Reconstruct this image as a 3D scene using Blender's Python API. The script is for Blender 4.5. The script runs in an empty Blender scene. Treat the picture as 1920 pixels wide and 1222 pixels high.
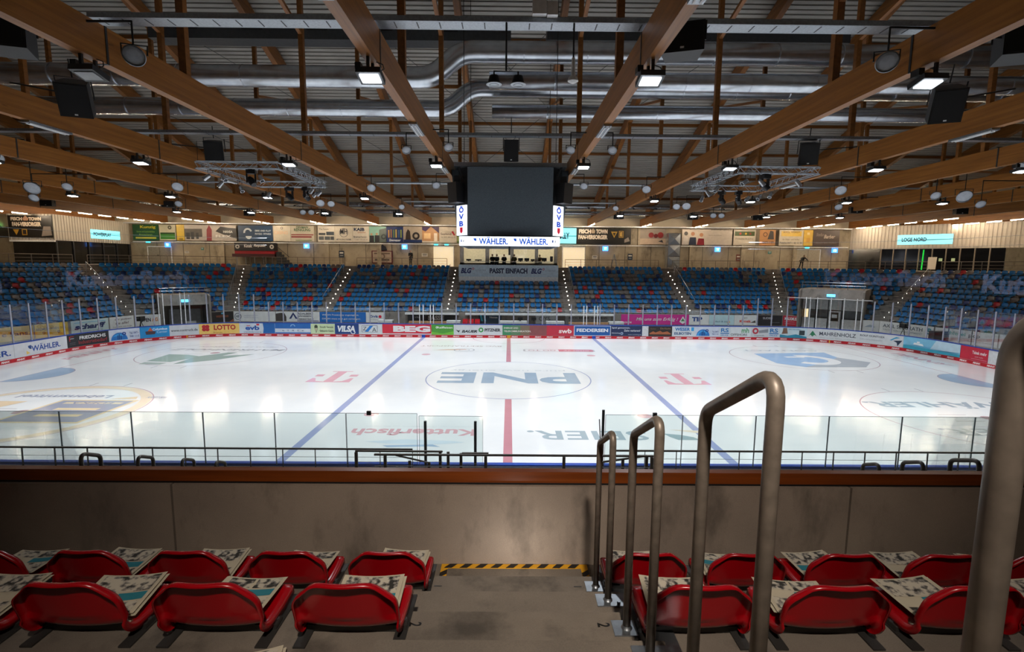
import bpy, math, random
from mathutils import Vector, Matrix
random.seed(7)
sin, cos, PI = math.sin, math.cos, math.pi
S = bpy.context.scene
C = S.collection

# ------------------------------------------------------------------ camera, world, exposure
CAM = Vector((0.0045, -27.576, 6.218))
yaw, pitch, roll = 0.00607, -0.12146, 0.008267
fwd = Vector((sin(yaw) * cos(pitch), cos(yaw) * cos(pitch), sin(pitch)))
rt = Vector((cos(yaw), -sin(yaw), 0.0))
up = rt.cross(fwd)
r2 = rt * cos(roll) + up * sin(roll)
u2 = up * cos(roll) - rt * sin(roll)
cam_data = bpy.data.cameras.new('camera')
cam = bpy.data.objects.new('camera', cam_data)
C.objects.link(cam)
M4 = Matrix((r2, u2, -fwd)).transposed().to_4x4()
M4.translation = CAM
cam.matrix_world = M4
cam_data.sensor_width = 36.0
cam_data.lens = 961.7 / 1920 * 36
cam_data.clip_start = 0.02
cam_data.clip_end = 400
S.camera = cam
W = bpy.data.worlds.new('world')
S.world = W
W.use_nodes = True
W.node_tree.nodes['Background'].inputs[0].default_value = (0.6, 0.55, 0.5, 1)
W.node_tree.nodes['Background'].inputs[1].default_value = 0.02
S.view_settings.view_transform = 'Standard'
S.view_settings.look = 'None'
S.view_settings.gamma = 1.0
S.view_settings.use_curve_mapping = False
S.view_settings.exposure = 0.0
S.cycles.max_bounces = 8
S.cycles.diffuse_bounces = 4
S.cycles.glossy_bounces = 4
S.cycles.transparent_max_bounces = 16
S.cycles.transmission_bounces = 6
S.cycles.sample_clamp_indirect = 6.0
S.cycles.caustics_reflective = False
S.cycles.caustics_refractive = False
LAMP_W = 265.0          # each high-bay lamp over the ice
RISER_W = 1.1
TUBE_E = 230.0
ADDED_AISLE_W = 36.0           # added out-of-view lamp over the near stand aisle
HB_X = [-27, -21, -15, -9, -3, 3, 9, 15, 21, 27]
HB_Y = [-16.0, -6.0, 5.0, 15.0]

# ------------------------------------------------------------------ materials
def lin(h):
    h = h.lstrip('#')
    v = [int(h[i:i + 2], 16) / 255 for i in (0, 2, 4)]
    return tuple(x / 12.92 if x <= 0.04045 else ((x + 0.055) / 1.055) ** 2.4 for x in v) + (1.0,)

def base(name):
    m = bpy.data.materials.new(name)
    m.use_nodes = True
    nt = m.node_tree
    return m, nt, nt.nodes['Principled BSDF']

def noise(nt, scale, detail=4, vec=(1, 1, 1), coord='Object', rough=0.5):
    tc = nt.nodes.new('ShaderNodeTexCoord')
    mp = nt.nodes.new('ShaderNodeMapping')
    mp.inputs['Scale'].default_value = vec
    nz = nt.nodes.new('ShaderNodeTexNoise')
    nz.inputs['Scale'].default_value = scale
    nz.inputs['Detail'].default_value = detail
    nz.inputs['Roughness'].default_value = rough
    nt.links.new(tc.outputs[coord], mp.inputs[0])
    nt.links.new(mp.outputs[0], nz.inputs['Vector'])
    return nz.outputs['Fac']

def ramp(nt, fac, stops):
    r = nt.nodes.new('ShaderNodeValToRGB')
    el = r.color_ramp.elements
    el[0].position, el[0].color = stops[0]
    el[1].position, el[1].color = stops[-1]
    for p, c in stops[1:-1]:
        e = el.new(p)
        e.color = c
    nt.links.new(fac, r.inputs[0])
    return r.outputs[0]

def mulc(nt, a, b, f=1.0):
    mx = nt.nodes.new('ShaderNodeMix')
    mx.data_type = 'RGBA'
    mx.blend_type = 'MULTIPLY'
    mx.inputs[0].default_value = f
    nt.links.new(a, mx.inputs[6])
    nt.links.new(b, mx.inputs[7])
    return mx.outputs[2]

def bump(nt, fac, p, strength=0.2, dist=0.01):
    b = nt.nodes.new('ShaderNodeBump')
    b.inputs['Strength'].default_value = strength
    b.inputs['Distance'].default_value = dist
    nt.links.new(fac, b.inputs['Height'])
    nt.links.new(b.outputs[0], p.inputs['Normal'])

def simple(name, hexc, rough=0.5, metal=0.0, var=0.12, scale=6.0, em=0.0, emc=None, spec=None):
    m, nt, p = base(name)
    c = lin(hexc)
    f = noise(nt, scale, 3)
    lo = tuple(x * (1 - var) for x in c[:3]) + (1,)
    hi = tuple(min(1, x * (1 + var)) for x in c[:3]) + (1,)
    nt.links.new(ramp(nt, f, [(0.3, lo), (0.7, hi)]), p.inputs['Base Color'])
    p.inputs['Roughness'].default_value = rough
    p.inputs['Metallic'].default_value = metal
    if spec is not None:
        p.inputs['Specular IOR Level'].default_value = spec
    if em:
        p.inputs['Emission Color'].default_value = lin(emc or hexc)
        p.inputs['Emission Strength'].default_value = em
    return m

def concrete(name, a, b, dark='#2a2622', stain=0.5, sc=1.0):
    m, nt, p = base(name)
    f1 = noise(nt, 1.1 * sc, 6, rough=0.6)
    f2 = noise(nt, 190 * sc, 3)
    f3 = noise(nt, 2.2 * sc, 5, vec=(1, 1, 0.45), rough=0.65)
    c1 = ramp(nt, f1, [(0.3, lin(a)), (0.7, lin(b))])
    g = ramp(nt, f2, [(0.3, (0.88, 0.88, 0.88, 1)), (0.7, (1.08, 1.08, 1.08, 1))])
    c2 = mulc(nt, c1, g)
    s = ramp(nt, f3, [(0.30, lin(dark)), (0.47, (1, 1, 1, 1)), (1, (1, 1, 1, 1))])
    c3 = mulc(nt, c2, s, stain)
    nt.links.new(c3, p.inputs['Base Color'])
    p.inputs['Roughness'].default_value = 0.75
    bump(nt, f2, p, 0.15, 0.004)
    return m

def wood(name, a, b, vec, rough=0.45, knots=True):
    m, nt, p = base(name)
    f = noise(nt, 1.0, 8, vec=vec, rough=0.62)
    f2 = noise(nt, 3.0, 3, vec=(vec[0] * .25, vec[1] * 1.2, vec[2] * .25))
    c = ramp(nt, f, [(0.25, lin(a)), (0.75, lin(b))])
    if knots:
        k = ramp(nt, f2, [(0.22, (0.25, 0.16, 0.10, 1)), (0.30, (1, 1, 1, 1)), (1, (1, 1, 1, 1))])
        c = mulc(nt, c, k, 0.8)
    nt.links.new(c, p.inputs['Base Color'])
    p.inputs['Roughness'].default_value = rough
    return m

def glassy(name, tint, amount, rough=0.02):
    m = bpy.data.materials.new(name)
    m.use_nodes = True
    nt = m.node_tree
    nt.nodes.clear()
    o = nt.nodes.new('ShaderNodeOutputMaterial')
    t = nt.nodes.new('ShaderNodeBsdfTransparent')
    t.inputs[0].default_value = lin(tint)
    g = nt.nodes.new('ShaderNodeBsdfGlossy')
    g.inputs['Roughness'].default_value = rough
    fr = nt.nodes.new('ShaderNodeFresnel')
    fr.inputs['IOR'].default_value = 1.45
    mt = nt.nodes.new('ShaderNodeMath')
    mt.operation = 'MULTIPLY'
    mt.inputs[1].default_value = amount
    mx = nt.nodes.new('ShaderNodeMixShader')
    nt.links.new(fr.outputs[0], mt.inputs[0])
    nt.links.new(mt.outputs[0], mx.inputs[0])
    nt.links.new(t.outputs[0], mx.inputs[1])
    nt.links.new(g.outputs[0], mx.inputs[2])
    nt.links.new(mx.outputs[0], o.inputs[0])
    return m

def net_mat(name, col, op):
    m = bpy.data.materials.new(name)
    m.use_nodes = True
    nt = m.node_tree
    nt.nodes.clear()
    o = nt.nodes.new('ShaderNodeOutputMaterial')
    t = nt.nodes.new('ShaderNodeBsdfTransparent')
    g = nt.nodes.new('ShaderNodeBsdfDiffuse')
    g.inputs[0].default_value = lin(col)
    mx = nt.nodes.new('ShaderNodeMixShader')
    mx.inputs[0].default_value = op
    nt.links.new(t.outputs[0], mx.inputs[1])
    nt.links.new(g.outputs[0], mx.inputs[2])
    nt.links.new(mx.outputs[0], o.inputs[0])
    return m

def emit(name, hexc, e):
    m, nt, p = base(name)
    p.inputs['Base Color'].default_value = lin(hexc)
    p.inputs['Emission Color'].default_value = lin(hexc)
    p.inputs['Emission Strength'].default_value = e
    return m

_pal = {}
def pal(hexc, rough=0.45, em=0.0):
    k = (hexc, rough, em)
    if k not in _pal:
        _pal[k] = simple('print_' + hexc.strip('#'), hexc, rough, 0, 0.06, 3.0, em)
    return _pal[k]

MT = {}
MT['beam'] = wood('glulam_wood', '#6c3f12', '#a0672a', (9, .35, 9), 0.42)
MT['beam2'] = wood('glulam_wood_upper', '#643a12', '#8c5822', (9, .35, 9), 0.5)
MT['purlin'] = wood('purlin_wood', '#5f3812', '#8a5420', (.35, 9, 9), 0.5)
MT['cap'] = wood('parapet_cap_wood', '#5c2a0c', '#8a4415', (.8, 22, 22), 0.3)
MT['conc'] = concrete('stand_concrete', '#77706a', '#948c84')
MT['concwall'] = concrete('wall_concrete', '#988c78', '#b3a68f', sc=.6)
MT['parapet'] = concrete('parapet_concrete', '#82756a', '#9c8d7e', stain=0.5)
MT['terrace'] = concrete('terrace_concrete', '#5d554d', '#7d7367', stain=0.6)
MT['galv'] = simple('galvanised_steel', '#9aa0a6', 0.35, 0.9, 0.15, 20)
MT['duct'] = simple('duct_sheet_metal', '#c6ccd4', 0.27, 0.95, 0.12, 3)
MT['dark'] = simple('black_plastic', '#101012', 0.5)
MT['darkmetal'] = simple('dark_painted_steel', '#303235', 0.45, 0.3)
MT['rail'] = simple('dull_steel_tube', '#7c7166', 0.45, 0.35, 0.2, 30)
MT['white'] = simple('white_paint', '#e2e3e4', 0.4)
MT['post'] = simple('frosted_post', '#9a9dac', 0.3)
MT['glass'] = glassy('clear_glass', '#f4f8f9', 0.25)
MT['glassnear'] = glassy('greenish_glass', '#f0f5f4', 0.5)
MT['glassedge'] = simple('glass_edge', '#4b585c', 0.3)
MT['window'] = glassy('window_glass', '#e8ecec', 1.0)
MT['darkglass'] = simple('dark_window_glass', '#0c0d10', 0.08, 0, .1, 2, spec=.6)
MT['red'] = simple('red_seat_plastic', '#960410', 0.25, 0, 0.05, 3)
MT['boardwhite'] = simple('board_white', '#d5d8dc', 0.35)
MT['boardblue'] = simple('board_blue', '#0a3fa0', 0.4)
MT['boardred'] = simple('kick_red', '#c00a22', 0.4)
MT['concrib'] = None
# ribbed cladding
def ribbed(name, a, b, sc, axis=(1, 1, 0)):
    m, nt, p = base(name)
    tc = nt.nodes.new('ShaderNodeTexCoord')
    mp = nt.nodes.new('ShaderNodeMapping')
    mp.inputs['Scale'].default_value = (axis[0], axis[1], axis[2])
    wv = nt.nodes.new('ShaderNodeTexWave')
    wv.bands_direction = 'DIAGONAL'
    wv.inputs['Scale'].default_value = sc
    nt.links.new(tc.outputs['Object'], mp.inputs[0])
    nt.links.new(mp.outputs[0], wv.inputs['Vector'])
    nt.links.new(ramp(nt, wv.outputs['Fac'], [(0.1, lin(a)), (0.5, lin(b))]), p.inputs['Base Color'])
    p.inputs['Roughness'].default_value = 0.5
    bump(nt, wv.outputs['Fac'], p, 0.6, 0.03)
    return m
MT['clad'] = simple('facade_cladding', '#b5ada0', 0.5, 0, 0.06, 1)

# ice
def ice_material():
    m, nt, p = base('ice')
    f = noise(nt, 0.25, 5, rough=0.6)
    nt.links.new(ramp(nt, f, [(0.3, lin('#e2e5e8')), (0.7, lin('#f0f1f1'))]), p.inputs['Base Color'])
    p.inputs['Roughness'].default_value = 0.13
    p.inputs['IOR'].default_value = 1.31
    f2 = noise(nt, 2.5, 4)
    bump(nt, f2, p, 0.05, 0.01)
    return m
MT['ice'] = ice_material()
_ice = {}
def icecol(hexc):
    if hexc not in _ice:
        m, nt, p = base('ice_paint_' + hexc.strip('#'))
        f = noise(nt, 1.2, 5)
        c = tuple(x * .72 + .9 * .28 * (.75 + .25 * x) for x in lin(hexc)[:3]) + (1,)
        nt.links.new(ramp(nt, f, [(0.3, tuple(x * .93 for x in c[:3]) + (1,)), (0.7, c)]), p.inputs['Base Color'])
        p.inputs['Roughness'].default_value = 0.13
        p.inputs['IOR'].default_value = 1.31
        _ice[hexc] = m
    return _ice[hexc]

# ------------------------------------------------------------------ mesh helpers
class MB:
    def __init__(s):
        s.v, s.f = [], []
    def add(s, vs, fs):
        o = len(s.v)
        s.v += [tuple(x) for x in vs]
        s.f += [tuple(i + o for i in f) for f in fs]
        return s
    def box(s, x0, x1, y0, y1, z0, z1):
        v = [(x, y, z) for z in (z0, z1) for y in (y0, y1) for x in (x0, x1)]
        return s.add(v, [(0, 2, 3, 1), (4, 5, 7, 6), (0, 1, 5, 4), (2, 6, 7, 3), (0, 4, 6, 2), (1, 3, 7, 5)])
    def bar(s, a, b, w, h, upv=(0, 0, 1)):
        a, b = Vector(a), Vector(b)
        d = (b - a).normalized()
        u = Vector(upv)
        sd = d.cross(u)
        if sd.length < 1e-4:
            sd = d.cross(Vector((0, 1, 0)))
        sd.normalize()
        u = sd.cross(d)
        v = []
        for p in (a, b):
            for i, j in ((-1, -1), (1, -1), (1, 1), (-1, 1)):
                v.append(p + sd * (i * w / 2) + u * (j * h / 2))
        return s.add(v, [(3, 2, 1, 0), (4, 5, 6, 7), (0, 1, 5, 4), (1, 2, 6, 5), (2, 3, 7, 6), (3, 0, 4, 7)])
    def tube(s, pts, r, n=8, cap=True, closed=False):
        pts = [Vector(p) for p in pts]
        o = len(s.v)
        N = len(pts)
        prev = None
        for i, p in enumerate(pts):
            if closed:
                d = (pts[(i + 1) % N] - pts[i - 1]).normalized()
            elif i == 0:
                d = (pts[1] - p).normalized()
            elif i == N - 1:
                d = (p - pts[-2]).normalized()
            else:
                d = ((p - pts[i - 1]).normalized() + (pts[i + 1] - p).normalized()).normalized()
            if prev is None:
                t = Vector((0, 0, 1)) if abs(d.z) < 0.9 else Vector((0, 1, 0))
                a = d.cross(t).normalized()
            else:
                a = (prev - d * prev.dot(d)).normalized()
            prev = a
            b = d.cross(a)
            rr = r[i] if isinstance(r, (list, tuple)) else r
            for k in range(n):
                t = 2 * PI * k / n
                s.v.append(tuple(p + a * (cos(t) * rr) + b * (sin(t) * rr)))
        M = N if closed else N - 1
        for i in range(M):
            for k in range(n):
                j = (i + 1) % N
                s.f.append((o + i * n + k, o + i * n + (k + 1) % n, o + j * n + (k + 1) % n, o + j * n + k))
        if cap and not closed:
            s.f.append(tuple(o + k for k in reversed(range(n))))
            s.f.append(tuple(o + (N - 1) * n + k for k in range(n)))
        return s
    def cyl(s, a, b, r, n=16):
        return s.tube([a, b], r, n)
    def lathe(s, prof, axis_pt, axis_dir, n=20):
        # prof: (distance along axis, radius)
        ax = Vector(axis_dir).normalized()
        p0 = Vector(axis_pt)
        t = Vector((0, 0, 1)) if abs(ax.z) < 0.9 else Vector((0, 1, 0))
        a = ax.cross(t).normalized()
        b = ax.cross(a)
        o = len(s.v)
        for d, r in prof:
            for k in range(n):
                th = 2 * PI * k / n
                s.v.append(tuple(p0 + ax * d + a * (cos(th) * r) + b * (sin(th) * r)))
        for i in range(len(prof) - 1):
            for k in range(n):
                s.f.append((o + i * n + k, o + i * n + (k + 1) % n, o + (i + 1) * n + (k + 1) % n, o + (i + 1) * n + k))
        return s
    def quad(s, a, b, c, d):
        return s.add([a, b, c, d], [(0, 1, 2, 3)])
    def poly(s, pts):
        return s.add(pts, [tuple(range(len(pts)))])
    def mesh(s, name, mat, smooth=False):
        me = bpy.data.meshes.new(name)
        me.from_pydata(s.v, [], s.f)
        me.materials.append(mat)
        if smooth:
            me.polygons.foreach_set('use_smooth', [True] * len(me.polygons))
        me.update()
        return me
    def build(s, name, mat, parent=None, smooth=False, **kw):
        o = bpy.data.objects.new(name, s.mesh(name, mat, smooth))
        C.objects.link(o)
        if parent is not None:
            o.parent = parent
        tag(o, **kw)
        return o

def tag(o, label=None, cat=None, group=None, kind=None):
    if label: o['label'] = label
    if cat: o['category'] = cat
    if group: o['group'] = group
    if kind: o['kind'] = kind
    return o

def empty(name, loc=(0, 0, 0), rz=0.0, **kw):
    o = bpy.data.objects.new(name, None)
    C.objects.link(o)
    o.location = loc
    o.rotation_euler = (0, 0, rz)
    o.empty_display_size = 0.1
    return tag(o, **kw)

def dup(root, loc=None, rz=None, **kw):
    r = root.copy()
    C.objects.link(r)
    if loc is not None: r.location = loc
    if rz is not None: r.rotation_euler = (0, 0, rz)
    for ch in list(root.children):
        c = ch.copy()
        C.objects.link(c)
        c.parent = r
        for g in list(ch.children):
            d = g.copy()
            C.objects.link(d)
            d.parent = c
    return tag(r, **kw)

ORD = ['first', 'second', 'third', 'fourth', 'fifth', 'sixth', 'seventh', 'eighth', 'ninth', 'tenth', 'eleventh', 'twelfth',
       'thirteenth', 'fourteenth', 'fifteenth', 'sixteenth', 'seventeenth', 'eighteenth', 'nineteenth', 'twentieth',
       'twenty-first', 'twenty-second', 'twenty-third', 'twenty-fourth', 'twenty-fifth', 'twenty-sixth', 'twenty-seventh',
       'twenty-eighth', 'twenty-ninth', 'thirtieth'] + ['thirty-' + w for w in 'first second third fourth fifth sixth seventh eighth ninth'.split()] + \
      ['fortieth'] + ['forty-' + w for w in 'first second third fourth fifth sixth seventh eighth ninth'.split()] + ['fiftieth']

# ------------------------------------------------------------------ lettering
_txt = {}
def text_geo(body, bold=0.0, shear=0.0):
    k = (body, bold, shear)
    if k in _txt:
        return _txt[k]
    cu = bpy.data.curves.new('lettering_curve', 'FONT')
    cu.body = body
    cu.size = 1.0
    cu.offset = bold
    cu.shear = shear
    cu.resolution_u = 3
    cu.align_x = 'LEFT'
    ob = bpy.data.objects.new('lettering_tmp', cu)
    C.objects.link(ob)
    dg = bpy.context.evaluated_depsgraph_get()
    me = ob.evaluated_get(dg).to_mesh()
    vs = [(v.co.x, v.co.y) for v in me.vertices]
    fs = [tuple(p.vertices) for p in me.polygons]
    ob.evaluated_get(dg).to_mesh_clear()
    bpy.data.objects.remove(ob)
    bpy.data.curves.remove(cu)
    if not vs:
        vs, fs = [(0, 0), (1, 0), (1, 1)], [(0, 1, 2)]
    x0 = min(v[0] for v in vs); x1 = max(v[0] for v in vs)
    y0 = min(v[1] for v in vs); y1 = max(v[1] for v in vs)
    _txt[k] = ([((x - x0) / (x1 - x0), (y - y0) / (y1 - y0)) for x, y in vs], fs)
    return _txt[k]

def graphics(items, f, W_, H_, parent, mats=pal, em=0.0, d0=0.006, seg=None):
    """items in panel units 0..1; f(u, v, d) -> point with u, v in metres and d the distance off the face."""
    groups = {}
    order = []
    for n, it in enumerate(items):
        kind = it[0]
        if kind == 't':
            _, body, cu, cv, w, h, col = it[:7]
            bold = it[7] if len(it) > 7 else 0.0
            sh = it[8] if len(it) > 8 else 0.0
            vs, fs = text_geo(body, bold, sh)
            pts = [(cu - w / 2 + x * w, cv - h / 2 + y * h) for x, y in vs]
            nm = 'lettering'
        elif kind == 'r':
            _, a, b, c, d, col = it
            n_ = max(1, int((b - a) * W_ / 0.25))
            pts, fs = [], []
            for i in range(n_ + 1):
                u = a + (b - a) * i / n_
                pts += [(u, c), (u, d)]
            fs = [(2 * i, 2 * i + 2, 2 * i + 3, 2 * i + 1) for i in range(n_)]
            nm = 'colour_field'
        elif kind == 'p':
            _, pts, col = it
            fs = [tuple(range(len(pts)))]
            nm = 'emblem'
        elif kind == 'c':
            _, cu, cv, r, col = it[:5]
            r0 = it[5] if len(it) > 5 else 0.0
            a0, a1 = (it[6], it[7]) if len(it) > 7 else (0, 2 * PI)
            n_ = 28
            pts, fs = [], []
            ra = r / W_ * 1.0
            rb = r / H_ * 1.0
            for i in range(n_ + 1):
                t = a0 + (a1 - a0) * i / n_
                pts += [(cu + cos(t) * ra, cv + sin(t) * rb), (cu + cos(t) * ra * r0 / r, cv + sin(t) * rb * r0 / r)]
            fs = [(2 * i, 2 * i + 2, 2 * i + 3, 2 * i + 1) for i in range(n_)]
            nm = 'emblem'
        key = (nm, col, n if kind == 'r' else 0)
        if key not in groups:
            groups[key] = (MB(), nm, col)
            order.append(key)
        d = d0 + 0.0015 * n
        groups[key][0].add([f(x * W_, y * H_, d) for x, y in pts], fs)
    for k in order:
        mb, nm, col = groups[k]
        mb.build(nm, mats(col) if mats is not pal else pal(col, 0.45, em), parent)

def board_panel(name, f, W_, H_, bg, items, label, cat, group=None, em=0.0, thick=0.02, bgmat=None):
    """a flat or bent printed panel with real thickness."""
    n = max(1, int(W_ / 0.25))
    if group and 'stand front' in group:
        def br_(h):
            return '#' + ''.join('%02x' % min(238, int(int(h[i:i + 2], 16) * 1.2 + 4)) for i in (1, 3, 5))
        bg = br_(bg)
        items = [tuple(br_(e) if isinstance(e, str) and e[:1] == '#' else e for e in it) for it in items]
    mb = MB()
    for d in (0.0, thick):
        for i in range(n + 1):
            for v in (0, H_):
                mb.v.append(tuple(f(W_ * i / n, v, d - thick)))
    k = 2 * (n + 1)
    for i in range(n):
        a = 2 * i
        mb.f += [(a, a + 1, a + 3, a + 2), (k + a, k + a + 2, k + a + 3, k + a + 1), (a, a + 2, k + a + 2, k + a), (a + 1, k + a + 1, k + a + 3, a + 3)]
    mb.f += [(0, k, k + 1, 1), (2 * n, 2 * n + 1, k + 2 * n + 1, k + 2 * n)]
    o = mb.build(name, bgmat or pal(bg, 0.45, em), None, label=label, cat=cat, group=group)
    graphics(items, f, W_, H_, o, em=em)
    return o

# ================================================================== ICE RINK
HX, HY, RR = 30.0, 15.0, 8.5
LA, AR, LB = HX - RR, RR * PI / 2, 2 * (HY - RR)
HALF = LA + AR + LB + AR + LA
def rink(s, off=0.0):
    sg = 1 if s >= 0 else -1
    a = abs(s)
    if a <= LA: x, y, nx, ny = a, HY, 0, 1
    elif a <= LA + AR:
        t = (a - LA) / RR
        nx, ny = sin(t), cos(t)
        x, y = LA + RR * nx, HY - RR + RR * ny
    elif a <= LA + AR + LB: x, y, nx, ny = HX, HY - RR - (a - LA - AR), 1, 0
    elif a <= LA + 2 * AR + LB:
        t = (a - LA - AR - LB) / RR
        nx, ny = cos(t), -sin(t)
        x, y = LA + RR * nx, -(HY - RR) + RR * ny
    else: x, y, nx, ny = HALF - a, -HY, 0, -1
    return sg * (x + nx * off), y + ny * off
N_LOOP = 640
SS = [-HALF + 2 * HALF * i / N_LOOP for i in range(N_LOOP)]

ice = MB().poly([(*rink(s, 0.05), 0.0) for s in SS]).build('floor_ice', MT['ice'], kind='structure')
slab = MB()
slab.quad((-56, -34, -.06), (56, -34, -.06), (56, 34, -.06), (-56, 34, -.06))
slab.build('floor', MT['conc'], kind='structure')

_n_ice = [0]
def ice_item(name, pts, fs, col):
    _n_ice[0] += 1
    z = 0.0005 + 0.00005 * _n_ice[0]
    MB().add([(x, y, z) for x, y in pts], fs).build(name, icecol(col), ice)
def ice_rect(x0, x1, y0, y1, col, name='painted_line'):
    ice_item(name, [(x0, y0), (x1, y0), (x1, y1), (x0, y1)], [(0, 1, 2, 3)], col)
def ice_ring(cx, cy, r, w, col, a0=0, a1=2 * PI, name='painted_circle'):
    n = 72
    pts = []
    for i in range(n + 1):
        t = a0 + (a1 - a0) * i / n
        pts += [(cx + cos(t) * r, cy + sin(t) * r), (cx + cos(t) * (r - w), cy + sin(t) * (r - w))]
    ice_item(name, pts, [(2 * i, 2 * i + 2, 2 * i + 3, 2 * i + 1) for i in range(n)], col)
def ice_poly(pts, col, name='ice_logo'):
    ice_item(name, pts, [tuple(range(len(pts)))], col)
def ice_text(body, x0, x1, y0, y1, col, bold=0.0, shear=0.0, rot=180):
    vs, fs = text_geo(body, bold, shear)
    if rot == 180:
        pts = [(x1 - u * (x1 - x0), y1 - v * (y1 - y0)) for u, v in vs]
    elif rot == 90:      # reads upwards (+y)
        pts = [(x1 - v * (x1 - x0), y0 + u * (y1 - y0)) for u, v in vs]
    else:
        pts = [(x0 + v * (x1 - x0), y1 - u * (y1 - y0)) for u, v in vs]
    ice_item('ice_lettering', pts, fs, col)

IB, IR = '#8e9fcb', '#c9667e'
ice_rect(-.15, .15, 4.5, 14.99, '#bd5b72'); ice_rect(-.15, .15, -14.99, -4.5, '#bd5b72')
for sx in (-1, 1):
    ice_rect(sx * 7.14 - .15, sx * 7.14 + .15, -14.99, 14.99, '#7f90c6')
    ice_rect(sx * 26 - .03, sx * 26 + .03, -14.1, 14.1, '#c07c8c')
    for sy in (-1, 1):
        ice_ring(sx * 5.64, sy * 7, .3, .3, '#dba3ad', name='faceoff_dot')
        ice_ring(sx * 20, sy * 7, .3, .3, '#b98a96', name='faceoff_dot')
        ice_ring(sx * 20, sy * 7, 4.5, .05, '#b08f9c' if sy > 0 else '#b5838f')
        for dx in (-1, 1):
            for e in (-1, 1):
                ice_rect(sx * 20 + dx * .85 - .03, sx * 20 + dx * .85 + .03, sy * 7 + e * 4.5 - (.6 if e < 0 else 0), sy * 7 + e * 4.5 + (.6 if e > 0 else 0), '#9a9aa6')
                ice_rect(sx * 20 + dx * 1.2 - .6, sx * 20 + dx * 1.2 + .6, sy * 7 + e * .45 - .03, sy * 7 + e * .45 + .03, '#a9a0ab')
    a = PI / 2 if sx > 0 else -PI / 2
    ice_ring(sx * 26, 0, 1.8, 1.8, '#86acd0', a, a + PI, name='goal_crease')
    ice_ring(sx * 26, 0, 1.83, .05, '#9a8fa8', a, a + PI)
ice_ring(0, 0, 4.5, .06, '#8493c4')
ice_ring(0, 15, 3.0, .05, '#c58a98', PI, 2 * PI)
ice_ring(0, 0, .12, .12, '#5f7f9c', name='faceoff_dot')
# centre circle wording
ice_text('PNE', -3.8, 3.8, -1.35, 1.3, '#7fa0be', 0.03)
ice_text('pure new energy', -3.4, 3.3, 1.78, 2.12, '#c2cbd4')
# neutral zone
ice_text('Kutterfisch', -5.8, -1.2, -9.6, -8.85, '#dc9ba6', 0.03)
ice_text('kutterfisch seit 1932 fangfrisch aus der region', -5.4, -1.3, -8.62, -8.5, '#c9c9d4')
ice_poly([(-5.0, -10.25), (-3.6, -10.0), (-1.9, -10.15), (-1.5, -10.3), (-2.4, -10.5), (-4.2, -10.45)], '#cfe0ee')
ice_poly([(-4.3, -10.62), (-2.6, -10.5), (-2.3, -10.75), (-2.7, -10.7), (-4.1, -10.8)], '#93b4d6')
ice_text('SEIER.', .7, 5.1, -9.95, -8.95, '#8da5b2', 0.015)
ice_poly([(5.75, -9.2), (6.35, -9.35), (6.75, -9.6), (6.9, -9.9), (6.1, -9.9), (5.9, -9.6)], '#7fa0a8')
ice_poly([(6.1, -8.75), (7.2, -8.85), (7.5, -9.45), (7.1, -9.15)], '#ecd9be')
for cx in (-9.45, 9.5):
    w = 1.15
    def T(pts, cx=cx):
        return [(cx - u * w, -.02 - v * 1.35) for u, v in pts]
    PK = '#e7a0b4'
    ice_poly(T([(-.22, -1), (.22, -1), (.22, .9), (-.22, .9)]), PK)
    ice_poly(T([(-1, 1), (-.96, .3), (-.82, .3), (-.6, .82), (-.22, .9), (.22, .9), (.6, .82), (.82, .3), (.96, .3), (1, 1)]), PK)
    ice_poly(T([(-.5, -1), (.5, -1), (.5, -.9), (-.5, -.9)]), PK)
    ice_poly(T([(-1, -.35), (-.62, -.35), (-.62, 0), (-1, 0)]), PK)
    ice_poly(T([(.62, -.35), (1, -.35), (1, 0), (.62, 0)]), PK)
ice_text('BVC SEETRANSPORT', -6.6, -.55, 10.35, 10.85, '#b8a7a4', 0.01)
ice_poly([(-5.5, 8.7), (-4.4, 9.2), (-3.2, 9.35), (-3.0, 9.0), (-3.8, 8.8), (-4.6, 8.75)], '#dcb49c')
ice_ring(-3.2, 8.9, .75, .07, '#8f949c')
ice_ring(-3.2, 8.9, .4, .06, '#a3a7ae')
ice_poly([(1.2, 8.45), (6.0, 8.45), (6.2, 8.6), (6.2, 9.3), (6.0, 9.45), (1.2, 9.45), (1.05, 9.3), (1.05, 8.6)], '#b3b0b6')
ice_poly([(1.2, 8.53), (3.6, 8.53), (3.6, 9.37), (1.2, 9.37)], '#ebebee')
ice_poly([(3.6, 8.53), (6.0, 8.53), (6.1, 8.7), (6.1, 9.2), (6.0, 9.37), (3.6, 9.37)], '#cc5066')
ice_text('energy', 3.9, 5.8, 8.75, 9.1, '#e8c5cc', .02)
ice_text('GO TO', 1.4, 3.4, 8.7, 9.2, '#b98a8c', .02)
# far left circle: green mountain emblem
G1 = '#86a69a'
ice_poly([(-22.7, 6.35), (-21.3, 6.2), (-20.0, 5.55), (-20.9, 3.7), (-22.5, 3.9)], G1)
ice_poly([(-20.4, 5.6), (-19.2, 7.15), (-18.6, 7.2), (-18.9, 5.9), (-17.1, 6.6), (-18.6, 4.4), (-20.3, 3.0)], '#7d9a8f')
ice_poly([(-22.4, 3.6), (-20.9, 3.4), (-21.0, 2.9), (-22.3, 2.95)], '#9fb3aa')
ice_text('MAHRENHOLZ', -23.8, -15.8, 7.95, 8.55, '#8f9399', .015, .3)
ice_text('FENSTER TÜREN', -22.6, -16.8, 9.3, 9.65, '#b4b6bd', .01, .3)
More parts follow.
